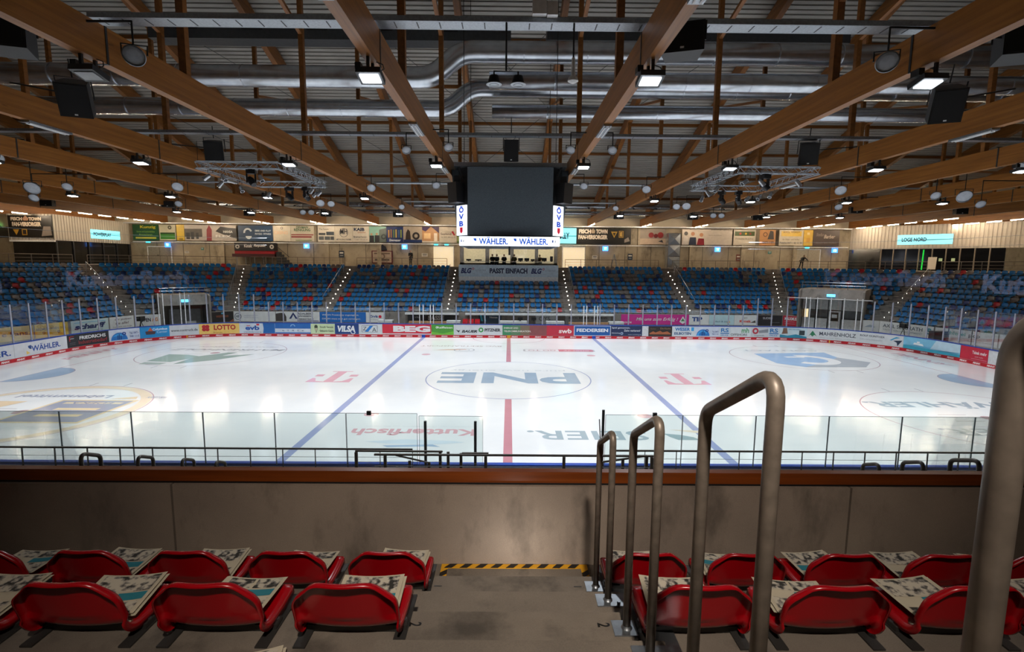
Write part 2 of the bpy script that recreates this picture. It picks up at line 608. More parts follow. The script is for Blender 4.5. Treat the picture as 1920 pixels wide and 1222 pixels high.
# far right circle: blue and grey emblem
ice_poly([(17.4, 8.25), (22.8, 8.9), (22.5, 6.9), (20.5, 5.0), (18.4, 3.5), (17.2, 4.7)], '#86b3e3')
ice_poly([(20.5, 5.0), (22.5, 6.9), (23.6, 5.2), (22.2, 3.6), (18.4, 3.5)], '#a3adb8')
ice_ring(20.1, 6.0, 1.75, .7, '#eef0f3', -2.4, 1.7)
ice_poly([(18.9, 7.1), (20.4, 7.3), (20.2, 6.8), (19.0, 6.75)], '#eef0f3')
ice_text('CONTACT', 17.2, 22.7, 9.35, 9.85, '#a9b7cb', .01)
# near left circle: yellow band, letter block
ice_ring(-20, -7, 4.42, .42, '#f0dcbc', name='ice_logo')
ice_poly([(-19.9, -8.45), (-16.5, -8.45), (-16.5, -5.1), (-19.9, -5.1)], '#e9cf98')
ice_poly([(-19.75, -8.3), (-16.65, -8.3), (-16.65, -5.25), (-19.75, -5.25)], '#7d87a4')
for v in (-7.45, -6.55):
    ice_rect(-19.0, -17.2, v - .15, v + .15, '#e9cf98', 'ice_logo')
ice_rect(-19.4, -16.9, -5.75, -5.5, '#d9c69c', 'ice_logo')
ice_text('EDEKA', -19.1, -17.3, -5.76, -5.48, '#6f7894', .02)
ice_text('WIR LIEBEN', -16.5, -15.6, -4.75, -4.45, '#8791b0', .02)
ice_text('Lebensmittel', -22.4, -18.2, -4.8, -4.3, '#8791b0', .02)
ice_poly([(-18.0, -4.9), (-17.0, -4.5), (-16.8, -4.9)], '#ecd0a0')
ice_poly([(-22.9, -5.4), (-21.2, -5.4), (-22.3, -8.6), (-23.6, -7.6)], '#eccb9c')
ice_text('Nah und Gut', -22.6, -18.6, -10.4, -9.5, '#8e98b4', .02, .3)
# near right circle wording
ice_text('WÄHLER.', 16.3, 22.8, -5.6, -4.5, '#8aa0b4', .03)
ice_text('WÄHLER.', 16.6, 23.0, -9.4, -8.4, '#a5adb6', .02)
for sx in (-1, 1):
    x = sx * 27.9
    ice_text('PENNY', x - .35, x + .35, 4.2, 8.9, '#d99aa6', .03, .2, 90 if sx < 0 else -90)
    ice_text('kunden', x - .8, x - .55, 5.0, 8.2, '#c4c6d0', .0, .0, 90 if sx < 0 else -90)

# ------------------------------------------------------------------ boards
bar_root = empty('rink_barrier', (0, 15, 0), label='white dasher boards with blue top rail and red kick strip around the ice', cat='rink barrier')
inv = Matrix.Translation((0, -15, 0))
def loop_strip(name, mat, prof, parent, label=None):
    mb = MB()
    m = len(prof)
    for s in SS:
        for o, z in prof:
            x, y = rink(s, o)
            mb.v.append((x, y - 15, z))
    for i in range(N_LOOP):
        j = (i + 1) % N_LOOP
        for k in range(m):
            l = (k + 1) % m
            mb.f.append((i * m + k, j * m + k, j * m + l, i * m + l))
    return mb.build(name, mat, parent, label=label)
loop_strip('board_panel', MT['boardwhite'], [(0, 0), (0.10, 0), (0.10, 1.1), (0, 1.1)], bar_root)
kick = loop_strip('kick_strip', MT['boardred'], [(-.02, 0), (.0, 0), (.0, .23), (-.02, .21)], bar_root, 'red kick strip')
loop_strip('top_rail', MT['boardblue'], [(-.03, 1.1), (.13, 1.1), (.13, 1.16), (-.03, 1.16)], bar_root, 'blue top rail')
mb = MB()
vs, fs = text_geo('PENNY.', 0.05, 0.25)
s = -43.6
while s < 43.6:
    mb.add([(*[(lambda q: (q[0], q[1] - 15))(rink(s - .27 + u * .54, -.026))][0], .05 + v * .12) for u, v in vs], fs)
    s += .98
mb.build('kick_lettering', pal('#f2e8e8'), kick)
mb = MB()
for s, w in ((-7.14, .15), (7.14, .15)):
    mb.add([(rink(s + a * w, -.027)[0], rink(s + a * w, -.027)[1] - 15, z) for a, z in ((-1, 0), (1, 0), (1, .24), (-1, .24))], [(0, 1, 2, 3)])
mb.build('line_mark', pal('#1848b0'), kick)
mb = MB()
for s, w in ((0, .15), (-26.3, .04), (26.4, .04)):
    mb.add([(rink(s + a * w, -.027)[0], rink(s + a * w, -.027)[1] - 15, z) for a, z in ((-1, 0), (1, 0), (1, .24), (-1, .24))], [(0, 1, 2, 3)])
mb.build('line_mark', pal('#d9a520'), kick)

def on_board(s0):
    def f(u, v, d):
        x, y = rink(s0 + u, -d - .022)
        return (x, y, .245 + v)
    return f
DOME = lambda cx: [('c', cx, .08, .55, '#1f74c4', 0, 0, PI), ('c', cx - .02, .08, .45, '#3aa0e0', .33, .5, PI), ('r', cx - .06, cx - .03, .1, .5, '#0d3f7c'), ('r', cx - .01, cx + .02, .1, .6, '#0d3f7c'), ('r', cx + .05, cx + .08, .1, .45, '#0d3f7c'), ('c', cx + .16, .6, .13, '#16408c', .06)]
WAEH = [('t', 'WÄHLER.', .58, .52, .56, .52, '#17479c', .02), ('p', [(.24, .72), (.30, .76), (.30, .46), (.265, .5), (.245, .6)], '#1c4584'), ('p', [(.205, .12), (.205, .4), (.27, .18)], '#ecc96a')]
ADS = [
 (-46.6, -42.35, '#d3d7de', WAEH, 'white board advert with blue WÄHLER lettering, furthest left, cut by frame'),
 (-42.3, -38.1, '#d3d7de', [('t', 'WÄHLER.', .55, .5, .8, .5, '#17479c', .02)], 'white board advert ending in a blue R, left of the WÄHLER advert'),
 (-38.08, -34.36, '#d3d7de', WAEH, 'white board advert with blue WÄHLER lettering and yellow-blue sail mark'),
 (-34.34, -31.46, '#20242c', [('t', 'FRIEDRICHS', .62, .68, .62, .28, '#e8ebee', .02), ('t', 'Industriebedarf', .62, .32, .68, .3, '#a03038', .01), ('r', .05, .17, .84, .88, '#c03038'), ('r', .05, .17, .68, .72, '#cfd2d6'), ('r', .05, .07, .5, .88, '#c03038'), ('r', .05, .2, .34, .36, '#777c84'), ('r', .05, .2, .22, .24, '#777c84')], 'dark board advert reading FRIEDRICHS in white'),
 (-31.44, -29.43, '#c9d2e2', DOME(.33) + [('t', 'Tel. 0471-', .82, .6, .3, .2, '#3c4f8c', .01), ('t', '944 11-0', .82, .3, .3, .2, '#3c4f8c', .01)], 'pale board advert with a blue dome emblem, left of the ship advert'),
 (-29.41, -27.46, '#1d8fd0', [('t', 'Columbus', .68, .75, .5, .2, '#eaf4fa', .02), ('t', 'Center', .75, .48, .36, .2, '#bfe0f2', .0), ('p', [(.2, .3), (.5, .3), (.54, .55), (.42, .6), (.36, .9), (.3, .6), (.18, .6)], '#4a3a44'), ('p', [(.26, .6), (.36, .95), (.44, .6)], '#c05a38')], 'bright blue board advert with a sailing ship and white Columbus Center wording'),
 (-27.44, -25.46, '#cdd2d8', [('t', 'www.contruck.de', .5, .5, .92, .24, '#30343c', .01)], 'pale grey board advert reading www.contruck.de'),
 (-25.44, -22.46, '#efc96c', [('t', 'LOTTO', .63, .62, .55, .5, '#b8202c', .04), ('t', 'Bremen', .45, .14, .22, .16, '#c08a38', .01), ('c', .12, .72, .15, '#b8202c'), ('c', .2, .72, .15, '#b8202c'), ('c', .12, .45, .15, '#b8202c'), ('c', .2, .45, .15, '#b8202c')], 'yellow board advert with red LOTTO lettering and clover leaf'),
 (-22.44, -19.52, '#cdd8e4', [('p', [(.66, 0), (.68, .5), (.66, 1), (1, 1), (1, 0)], '#1663ae'), ('t', 'evb', .36, .55, .4, .46, '#1d56a8', .04), ('r', .2, .3, .72, .78, '#c8303c'), ('r', .48, .56, .78, .95, '#c8303c'), ('t', 'www.evb-elbe-weser.de', .36, .14, .5, .12, '#33507c')], 'white and blue board advert with evb lettering'),
 (-19.5, -16.54, '#cfd9e6', [('r', 0, 1, .5, 1, '#1f66b4'), ('r', 0, 1, 0, .12, '#1f66b4'), ('c', .5, .7, .2, '#8fb8e0', .14, 0, PI), ('t', 'u   i   n   i   c', .5, .32, .6, .14, '#34557c', .02)], 'blue board advert with white lower band and small skyline'),
 (-16.52, -14.54, '#c5d8ae', [('t', 'Eiscafé Venezia', .66, .68, .56, .2, '#33442c', .01), ('t', 'Gelateria Casale', .66, .3, .58, .2, '#33442c', .01), ('p', [(.14, .66), (.3, .66), (.22, .08)], '#3c4a38'), ('p', [(.16, .62), (.28, .62), (.22, .18)], '#d0c8a8'), ('c', .22, .72, .14, '#3c4a38')], 'light green board advert with an ice cream cone'),
 (-14.52, -12.54, '#143c7c', [('t', 'VILSA', .48, .52, .74, .62, '#eef2f6', .05, .2), ('c', .76, .22, .2, '#eef2f6', .14, PI, 2 * PI)], 'navy board advert with white VILSA lettering'),
 (-12.52, -10.58, '#d3dade', [('r', .12, .8, .2, .86, '#2c3038'), ('r', .135, .785, .23, .83, '#d3dade'), ('p', [(.25, .25), (.4, .25), (.62, .84), (.47, .84)], '#1c7cd0'), ('t', 'Z', .25, .55, .16, .36, '#2c3038'), ('t', 'A', .66, .45, .18, .4, '#2c3038')], 'white board advert with a slanted blue stripe in a black frame'),
 (-10.56, -6.48, '#d02038', [('t', 'BEG', .6, .55, .76, .62, '#f0f0f2', .06), ('r', 0, 1, 0, .1, '#d8d8dc')], 'red board advert with large white BEG lettering'),
 (-6.46, -4.61, '#4a9a34', [('t', 'Raiffeisen', .6, .72, .7, .2, '#f0f6ec', .02), ('c', .24, .72, .09, '#f0f6ec', .05), ('p', [(0, 0), (0, .3), (.5, .12), (1, .35), (1, 0)], '#6fbc3c')], 'green board advert reading Raiffeisen'),
 (-4.59, -.55, '#d3d7db', [('t', 'BAUER', .32, .35, .32, .26, '#282c34', .05, .3), ('p', [(.04, .5), (.1, .22), (.13, .5), (.1, .42)], '#282c34'), ('c', .56, .5, .2, '#2f9a44', .1), ('t', 'PITZNER', .8, .5, .33, .3, '#30343a', .04)], 'white board advert with BAUER and PITZNER wording'),
 (-.53, 5.44, '#8a4a4c', [('r', 0, .12, 0, 1, '#3c8a60'), ('r', .12, .25, 0, 1, '#5a8460'), ('r', .25, .38, 0, 1, '#7c6a58'), ('r', .62, 1, 0, 1, '#c02840'), ('t', 'ENERGIE UND', .12, .72, .2, .16, '#e8e4dc', .02), ('t', 'TELEKOMMUNIKATION.', .21, .4, .38, .17, '#e8e4dc', .02), ('t', 'swb', .88, .46, .18, .44, '#f0e6e4', .03)], 'long green to red board advert ending in white swb lettering'),
 (5.46, 8.53, '#d8dee4', [('r', .015, .985, .05, .95, '#1158a4'), ('t', 'FEDDERSEN', .5, .55, .86, .34, '#eef2f6', .04)], 'blue board advert with white frame reading FEDDERSEN'),
 (8.55, 11.17, '#1d2f58', [('t', 'Spiel gewonnen,', .32, .8, .58, .2, '#e4e8f0', .01), ('t', 'Zahn verloren?', .68, .55, .52, .2, '#e4e8f0', .01), ('t', 'Nickeling', .16, .28, .26, .16, '#c8d0e0', .01), ('c', .35, .26, .12, '#9aa8c8', .05), ('t', 'www.nickeling.de', .76, .14, .42, .12, '#c8d0e0')], 'navy board advert asking about a lost tooth'),
 (11.7, 13.68, '#2c2624', [('t', 'Die Küche', .72, .78, .44, .16, '#a8825c'), ('p', [(.05, .3), (.2, .5), (.3, .38), (.5, .55), (.6, .4), (.8, .5), (.95, .28), (.95, .2), (.05, .2)], '#a8603c'), ('t', 'Kitchen', .2, .75, .22, .12, '#8a6c50')], 'dark brown board advert with an orange skyline'),
 (13.7, 15.61, '#d3dade', [('t', 'WESER', .45, .72, .66, .34, '#1d6fb4', .04), ('t', 'EILBOTEN', .46, .3, .74, .26, '#1c4c84', .03), ('r', .83, .95, .55, .92, '#2a9ad8')], 'white board advert reading WESER EILBOTEN in blue'),
 (15.63, 17.63, '#c9d2e2', DOME(.33) + [('t', 'Tel. 0471', .84, .5, .26, .16, '#3c4f8c', .01), ('t', '944 11-0', .84, .26, .26, .16, '#3c4f8c', .01)], 'pale board advert with a blue dome emblem, right of the WESER advert'),
 (17.65, 18.57, '#c8d4dc', [('t', 'RS', .5, .66, .7, .4, '#2474b4', .03), ('r', .1, .9, .3, .4, '#2474b4'), ('t', 'DRUCK', .5, .16, .7, .14, '#2474b4', .02)], 'small board advert with RS initials, right of the dome advert'),
 (18.59, 20.32, '#d3dade', [('t', 'mh', .72, .66, .36, .5, '#3c9a5c', .02), ('t', 'OFFSHORE', .42, .22, .8, .22, '#3c4650', .01)], 'white board advert reading mh OFFSHORE'),
 (20.34, 21.75, '#c8ccd0', [('c', .25, .6, .26, '#b83040', .12), ('p', [(.45, .65), (1, .8), (1, .45), (.45, .4)], '#8a9098'), ('t', 'logistik', .5, .15, .6, .14, '#5a6068')], 'white board advert with red swirl and grey band'),
 (21.77, 22.7, '#c8d4dc', [('t', 'RS', .5, .66, .7, .4, '#2474b4', .03), ('r', .1, .9, .3, .4, '#2474b4'), ('t', 'DRUCK', .5, .16, .7, .14, '#2474b4', .02)], 'small board advert with RS initials, left of the beach advert'),
 (22.72, 24.76, '#c6dbe2', [('p', [(0, 0), (0, .3), (.3, .2), (.6, .35), (1, .15), (1, 0)], '#1f7f9c'), ('p', [(.06, .35), (.3, .4), (.26, .95), (.12, .95), (.1, .6)], '#7a5a48'), ('r', .72, .92, .3, .75, '#2c3a40'), ('t', 'mehr meer erleben', .55, .84, .45, .12, '#3c8ab4')], 'pale board advert with sea waves and a dark square'),
 (24.78, 28.27, '#d5dadd', [('p', [(.03, .25), (.11, .8), (.2, .25), (.15, .4), (.11, .22), (.07, .4)], '#2a7c54'), ('t', 'MAHRENHOLZ', .61, .56, .72, .36, '#3c4454', .012), ('t', 'Fenster und Türen   Rollläden   Wintergärten', .6, .16, .66, .09, '#8a8f98')], 'white board gate advert with green peaks reading MAHRENHOLZ'),
 (28.29, 31.34, '#d3d8dc', [('t', 'ROLF GÜNTHER', .32, .72, .54, .2, '#2f3c50', .015), ('t', 'Schiffsausrüstung und Bootszubehör', .3, .36, .5, .1, '#8a93a0'), ('p', [(.7, .52), (.84, .86), (.93, .8), (.82, .7), (.74, .5)], '#2f9ac4'), ('p', [(.78, .5), (.98, .6), (.88, .06), (.86, .36)], '#16304c')], 'white board advert with blue bow emblem reading ROLF GÜNTHER'),
 (31.36, 35.48, '#7cc0e0', [('p', [(0, 0), (0, .3), (.45, .12), (1, .2), (1, 0)], '#2c9cb8'), ('p', [(.45, .2), (1, .35), (1, 1), (.55, 1)], '#b8d4e4'), ('t', 'Kutterfisch', .76, .62, .46, .5, '#c0182c', .05), ('p', [(.16, .42), (.34, .36), (.32, .54), (.18, .58)], '#e8f0f2'), ('r', .22, .27, .58, .7, '#e8f0f2')], 'sea blue board advert with a boat and red Kutterfisch lettering'),
 (35.5, 37.47, '#c41838', [('t', 'Tabak mehr', .7, .62, .52, .24, '#f0dce0', .03), ('t', 'und mehr', .7, .32, .3, .12, '#e0b0b8'), ('r', .42, .98, .12, .16, '#d88090')], 'crimson board advert with white Tabak mehr lettering'),
]
for a, b, bg, it, lab in ADS:
    board_panel('board_advert', on_board(a), b - a, .85, bg, it, lab, 'advertising board', 'adverts along the rink boards')

# ------------------------------------------------------------------ plexiglass above the far boards
gl = empty('plexiglass_screen', (0, 15, 1.16), label='clear plexiglass screen with pale posts standing on the far dasher boards', cat='rink glass')
marks = []
s = -45.2
while s < 45.3:
    marks.append(s)
    s += 1.2
pan = [0]
for i, s in enumerate(marks):
    h = 2.35 if abs(s) > 20.3 else 1.72
    x, y = rink(s, .05)
    if abs(s + 6.8) < .45 or abs(s - 6.8) < .45 or 24.4 < s < 28.6:
        pass
    else:
        nx, ny = rink(s, 1.05)
        d = Vector((nx - x, ny - y, 0))
        MB().bar((x, y - 15, 0), (x, y - 15, h), .09, .05, d).build('post', MT['post'], gl)
    if i + 1 < len(marks):
        s2 = marks[i + 1]
        h2 = min(h, 2.35 if abs(s2) > 20.3 else 1.72)
        a, b = rink(s + .05, .05), rink(s2 - .05, .05)
        MB().bar((a[0], a[1] - 15, h2 / 2 + .01), (b[0], b[1] - 15, h2 / 2 + .01), .012, h2 - .02).build('pane', MT['glass'], gl)
for s in (-7.45, -7.15, -6.55, -6.3, 6.25, 6.5, 7.15, 7.4, 24.85, 25.35, 26.3, 27.2, 28.05, 24.55, 28.4, -28.05, -27.75, -26.6, -26.3):
    x, y = rink(s, .05)
    top = 1.6 if abs(s) < 10 else 2.5
    MB().cyl((x, y - 15, 0), (x, y - 15, top), .035, 8).build('gate_post', MT['white'], gl, label='white gate post')
# near side: frameless panes, seen from the stand
gn = empty('glass_balustrade', (0, -15.2, 1.16), label='frameless glass screen on the near boards below the stand', cat='rink glass')
xs = [-18.2 + 1.79 * i for i in range(9)] + [-2.19]
def pane(x0, x1, h, y=0.0):
    MB().box(x0 + .008, x1 - .008, y - .008, y + .008, 0, h).build('pane', MT['glassnear'], gn)
    for x in (x0 + .008, x1 - .008):
        MB().box(x - .004, x + .004, y - .009, y + .009, 0, h).build('pane_edge', MT['glassedge'], gn, label='dark pane edge')
    MB().box(x0 + .01, x1 - .01, y - .009, y + .009, h, h + .006).build('pane_edge', MT['glassedge'], gn, label='dark pane edge')
xl = [-2.25 - 1.77 * i for i in range(10)]
for i in range(9):
    pane(xl[i + 1], xl[i], 1.34)
pane(-2.22, -.62, 1.28)
xr = [2.42, 4.35] + [4.35 + 1.83 * i for i in range(1, 8)]
for i in range(8):
    pane(xr[i], xr[i + 1], 1.34)
for x, z1 in ((-2.05, 1.17), (-.81, 1.17), (2.36, 1.48)):
    MB().cyl((x, -.05, 0), (x, -.05, z1), .035, 10).build('post', MT['darkmetal'], gn, label='dark round post')
MB().bar((2.2, -.4, 1.35), (2.35, -.05, .1), .02, .02).build('brace', MT['darkmetal'], gn)
for x in (-3.45, 3.65):
    MB().box(x - .05, x + .05, -.03, .03, 1.3, 1.4).build('clamp', MT['dark'], gn)

# ================================================================== FAR STAND
Z0, RISE, TREAD = 1.68, .383, .79
n0, n1, n2 = Vector((0, 1)), Vector((sin(math.radians(40)), cos(math.radians(40)))), Vector((sin(math.radians(74)), cos(math.radians(74))))
V1, V2, V3 = Vector((25.4, 19.6)), Vector((31.0, 14.9)), Vector((37.06, -6.2))
m1 = (n0 + n1) / (1 + n0.dot(n1))
m2 = (n1 + n2) / (1 + n1.dot(n2))
def verts(o, sg=1):
    a, b, c = V1 + m1 * o, V2 + m2 * o, V3 + n2 * o
    return [Vector((sg * p.x, p.y)) for p in (a, b, c)]
# facets: (start, end) along the row going left to right for offset o
def facet(name, o):
    if name == 'S':
        return Vector((-verts(o)[0].x, verts(o)[0].y)), verts(o)[0]
    sg = 1 if name[1] == 'R' else -1
    a, b, c = verts(o, sg)
    if name[0] == 'B':
        return (a, b) if sg > 0 else (b, a)
    return (b, c) if sg > 0 else (c, b)
GAP = {'BL': (4, 1.75), 'BR': (6, 2.35)}     # rows and half width cut by the two player tunnels
ter = MB()
def cutline(nm, o, k):
    """polyline pieces of facet nm at offset o, leaving out the tunnel."""
    a, b = facet(nm, o)
    if nm in GAP and k < GAP[nm][0]:
        d = (b - a).normalized()
        q0, q1 = facet(nm, 0)
        m = (q0 + q1) / 2
        t = (m - a).dot(d)
        w = GAP[nm][1]
        return [(a, a + d * (t - w)), (a + d * (t + w), b)]
    return [(a, b)]
for nm in ('S', 'BL', 'BR', 'AL', 'AR'):
    for k in range(11):
        o0, o1 = TREAD * k, TREAD * (k + 1)
        z, zp = Z0 + RISE * k, (Z0 + RISE * (k - 1) if k else -.05)
        for (a, b), (c, d) in zip(cutline(nm, o0, k), cutline(nm, o1, k)):
            ter.quad((a.x, a.y, z), (b.x, b.y, z), (d.x, d.y, z), (c.x, c.y, z))
            ter.quad((a.x, a.y, zp), (b.x, b.y, zp), (b.x, b.y, z), (a.x, a.y, z))
    a, b = facet(nm, TREAD * 11)
    ter.quad((a.x, a.y, Z0 + RISE * 10), (b.x, b.y, Z0 + RISE * 10), (b.x, b.y, 5.8), (a.x, a.y, 5.8))
ter.build('floor_far_terraces', MT['conc'], kind='structure')
o = TREAD * 11
P = [facet('AL', o)[0], facet('AL', o)[1], facet('S', o)[0], facet('S', o)[1], facet('AR', o)[0], facet('AR', o)[1]]
con = MB()
con.poly([(P[0].x, P[0].y, 5.8), (P[1].x, P[1].y, 5.8), (-52, P[1].y + 5, 5.8), (-52, P[0].y, 5.8)])
con.poly([(P[1].x, P[1].y, 5.8), (P[2].x, P[2].y, 5.8), (P[2].x, 32.5, 5.8), (-52, 32.5, 5.8), (-52, P[1].y + 5, 5.8)])
con.poly([(P[2].x, P[2].y, 5.8), (P[3].x, P[3].y, 5.8), (P[3].x, 32.5, 5.8), (P[2].x, 32.5, 5.8)])
con.poly([(P[3].x, P[3].y, 5.8), (P[4].x, P[4].y, 5.8), (52, P[4].y + 5, 5.8), (52, 32.5, 5.8), (P[3].x, 32.5, 5.8)])
con.poly([(P[4].x, P[4].y, 5.8), (P[5].x, P[5].y, 5.8), (52, P[5].y, 5.8), (52, P[4].y + 5, 5.8)])
con.build('floor_concourse', MT['conc'], kind='structure')

# aisles: half steps and step lights
def aisle_pt(i, o):
    if abs(i) == 1: return Vector((5.75 * (1 if i > 0 else -1), 19.6 + o)), Vector((0, 1))
    if abs(i) == 2: return Vector((17.0 * (1 if i > 0 else -1), 19.6 + o)), Vector((0, 1))
    sg = 1 if i > 0 else -1
    v = V1 + m1 * o if abs(i) == 3 else V2 + m2 * o
    d = m1 if abs(i) == 3 else m2
    return Vector((sg * v.x, v.y)), Vector((sg * d.x, d.y)).normalized()
AN = {1: 'beside the central press box block', 2: 'second out from the press box', 3: 'third out, at the stand corner', 4: 'outermost, beyond the player tunnel'}
steps = MB()
lt = MB()
lt.lathe([(0, 0.0001), (0, .046), (-.03, .06), (-.05, .06)], (0, 0, 0), (0, -1, 0), 12)
lmesh = lt.mesh('step_light', emit('step_light_glow', '#fff4e4', 7.0))
for i in (-4, -3, -2, -1, 1, 2, 3, 4):
    side = 'left' if i < 0 else 'right'
    root = empty('aisle_handrail', (0, 0, 0), label='galvanised sloping handrail along the %s aisle %s' % (side, AN[abs(i)]), cat='handrail')
    pts = []
    for k in range(11):
        p, d = aisle_pt(i, TREAD * k)
        z = Z0 + RISE * k
        sd = Vector((d.y, -d.x))
        c = p - d * .40
        q = [c - sd * .55, c + sd * .55, p + sd * .55, p - sd * .55]
        zl = z - RISE / 2
        if k: steps.add([(v.x, v.y, zz) for zz in (zl - RISE / 2 if k else 0, zl) for v in q], [(4, 5, 6, 7), (0, 1, 5, 4), (1, 2, 6, 5), (3, 0, 4, 7)])
        if k:
            l = bpy.data.objects.new('step_light', lmesh)
            C.objects.link(l)
            l.location = (p.x, p.y - .01 * d.y, z - .11)
            l.rotation_euler = (0, 0, -math.atan2(d.x, d.y))
            tag(l, 'small round step light, %s up the %s aisle %s' % (ORD[k - 1], side, AN[abs(i)]), 'step light', 'lit step lights on the far stand aisles')
        if k % 2 == 1 and not (abs(i) == 4 and k < 3):
            r = p + sd * .5 * (1 if i > 0 else -1) + d * .3
            pts.append((r.x, r.y, z + .95))
            MB().cyl((r.x, r.y, z), (r.x, r.y, z + .95), .022, 6).build('post', MT['galv'], root)
    MB().tube(pts, .022, 6).build('rail', MT['galv'], root)
steps.build('floor_aisle_steps', MT['conc'], kind='structure')

# ---- stadium seats
def seat_shell(small=True):
    prof = [(-.20, .30)] if not small else \
           [(-.17, .09), (-.18, .125), (-.02, .13), (.10, .14), (.14, .21), (.165, .36), (.172, .45), (.15, .455)]
    wid = [.18, .195, .2, .2, .2, .205, .17, .16]
    mb = MB()
    n = 7
    for (y, z), w in zip(prof, wid):
        for i in range(n):
            t = -1 + 2 * i / (n - 1)
            mb.v.append((t * w, y - (.03 * t * t if z > .2 else 0), z + (.025 * t * t if z < .2 else -.02 * t ** 4)))
    m = len(prof)
    for j in range(m - 1):
        for i in range(n - 1):
            a = j * n + i
            mb.f.append((a, a + 1, a + n + 1, a + n))
    mb.box(-.05, .05, -.12, .12, 0, .11)
    return mb
SC = {'light blue': '#1272ae', 'navy blue': '#12356f', 'grey': '#77716c', 'red': '#b01420'}
smesh = {}
for cname, hx in SC.items():
    m = simple('seat_' + cname.replace(' ', '_'), hx, 0.28, 0, 0.08, 4)
    smesh[cname] = (seat_shell().mesh('stadium_seat', m, True), m)
def seat_colour():
    r = random.random()
    return 'light blue' if r < .66 else 'navy blue' if r < .77 else 'grey' if r < .945 else 'red'
BLK = []    # (description, facet, u range on that facet or None, rows)
allseats = []
def put_row(desc, nm, k, lo=None, hi=None, gap=None):
    o = TREAD * k + .42
    a, b = facet(nm, o)
    d = (b - a).normalized()
    L = (b - a).length
    u0, u1 = .62, L - .62
    if lo is not None:
        u0, u1 = lo - a.x, hi - a.x
    n = int((u1 - u0) / .5)
    pad = ((u1 - u0) - n * .5) / 2 + .25
    nn = Vector((-d.y, d.x))
    c = 0
    for i in range(n):
        u = u0 + pad + .5 * i
        p = a + d * u
        if gap:
            q0, q1 = facet(nm, 0)
            if abs((p - (q0 + q1) / 2).dot(d)) < gap + .3: continue
        c += 1
        cc = n - c + 1 if nm == 'AL' else c
        allseats.append((p.x, p.y, Z0 + RISE * k, math.atan2(-nn.x, nn.y), desc, k, cc, seat_colour()))
for k in range(11):
    put_row('in the left end block', 'AL', k)
    put_row('around the left player tunnel', 'BL', k, gap=GAP['BL'][1] if k < GAP['BL'][0] else None)
    put_row('in the second block right of the left tunnel' if 0 else 'right of the left tunnel', 'S', k, -verts(TREAD * k + .42)[0].x + .62, -17.55)
    put_row('left of the press box aisle', 'S', k, -16.4, -6.35)
    if k < 7:
        put_row('below the press box', 'S', k, -5.2, 5.2)
    put_row('right of the press box aisle', 'S', k, 6.35, 16.4)
    put_row('left of the right tunnel', 'S', k, 17.55, verts(TREAD * k + .42)[0].x - .62)
    put_row('around the right player tunnel', 'BR', k, gap=GAP['BR'][1] if k < GAP['BR'][0] else None)
    put_row('in the right end block', 'AR', k)
def inview(x, y, z):
    d = Vector((x, y, z)) - CAM
    w = d.dot(fwd)
    X, Y = 960 + 961.7 * d.dot(r2) / w, 611 - 961.7 * d.dot(u2) / w
    return w > 1 and -15 < X < 1925 and Y < 618
vis = [s for s in allseats if inview(s[0], s[1], s[2] + .3)]
vis.sort(key=lambda s: (Vector(s[:3]) - CAM).length)
near, rest = vis[:300], vis[300:]
for x, y, z, a, desc, k, c, col in near:
    ob = bpy.data.objects.new('stadium_seat', smesh[col][0])
    C.objects.link(ob)
    ob.location = (x, y, z)
    ob.rotation_euler = (0, 0, a)
    tag(ob, '%s shell seat, %s from %s, %s row up, %s' % (col, ORD[c - 1], 'right' if 'left end' in desc else 'left', ORD[k], desc), 'seat', 'plastic shell seats on the far stand')
# the rest of the seats, further off: one object
me = bpy.data.meshes.new('stadium_seating')
V_, F_, MI = [], [], []
sv = seat_shell()
for x, y, z, a, desc, k, c, col in rest:
    ca, sa = cos(a), sin(a)
    b0 = len(V_)
    V_ += [(x + vx * ca - vy * sa, y + vx * sa + vy * ca, z + vz) for vx, vy, vz in sv.v]
    F_ += [tuple(i + b0 for i in f) for f in sv.f]
    MI += [list(SC).index(col)] * len(sv.f)
me.from_pydata(V_, [], F_)
for cname in SC: me.materials.append(smesh[cname][1])
me.polygons.foreach_set('material_index', MI)
me.polygons.foreach_set('use_smooth', [True] * len(MI))
me.update()
ob = bpy.data.objects.new('stadium_seating', me)
C.objects.link(ob)
tag(ob, 'blue, grey and red shell seats filling the upper rows of the far stand', 'seating', kind='stuff')

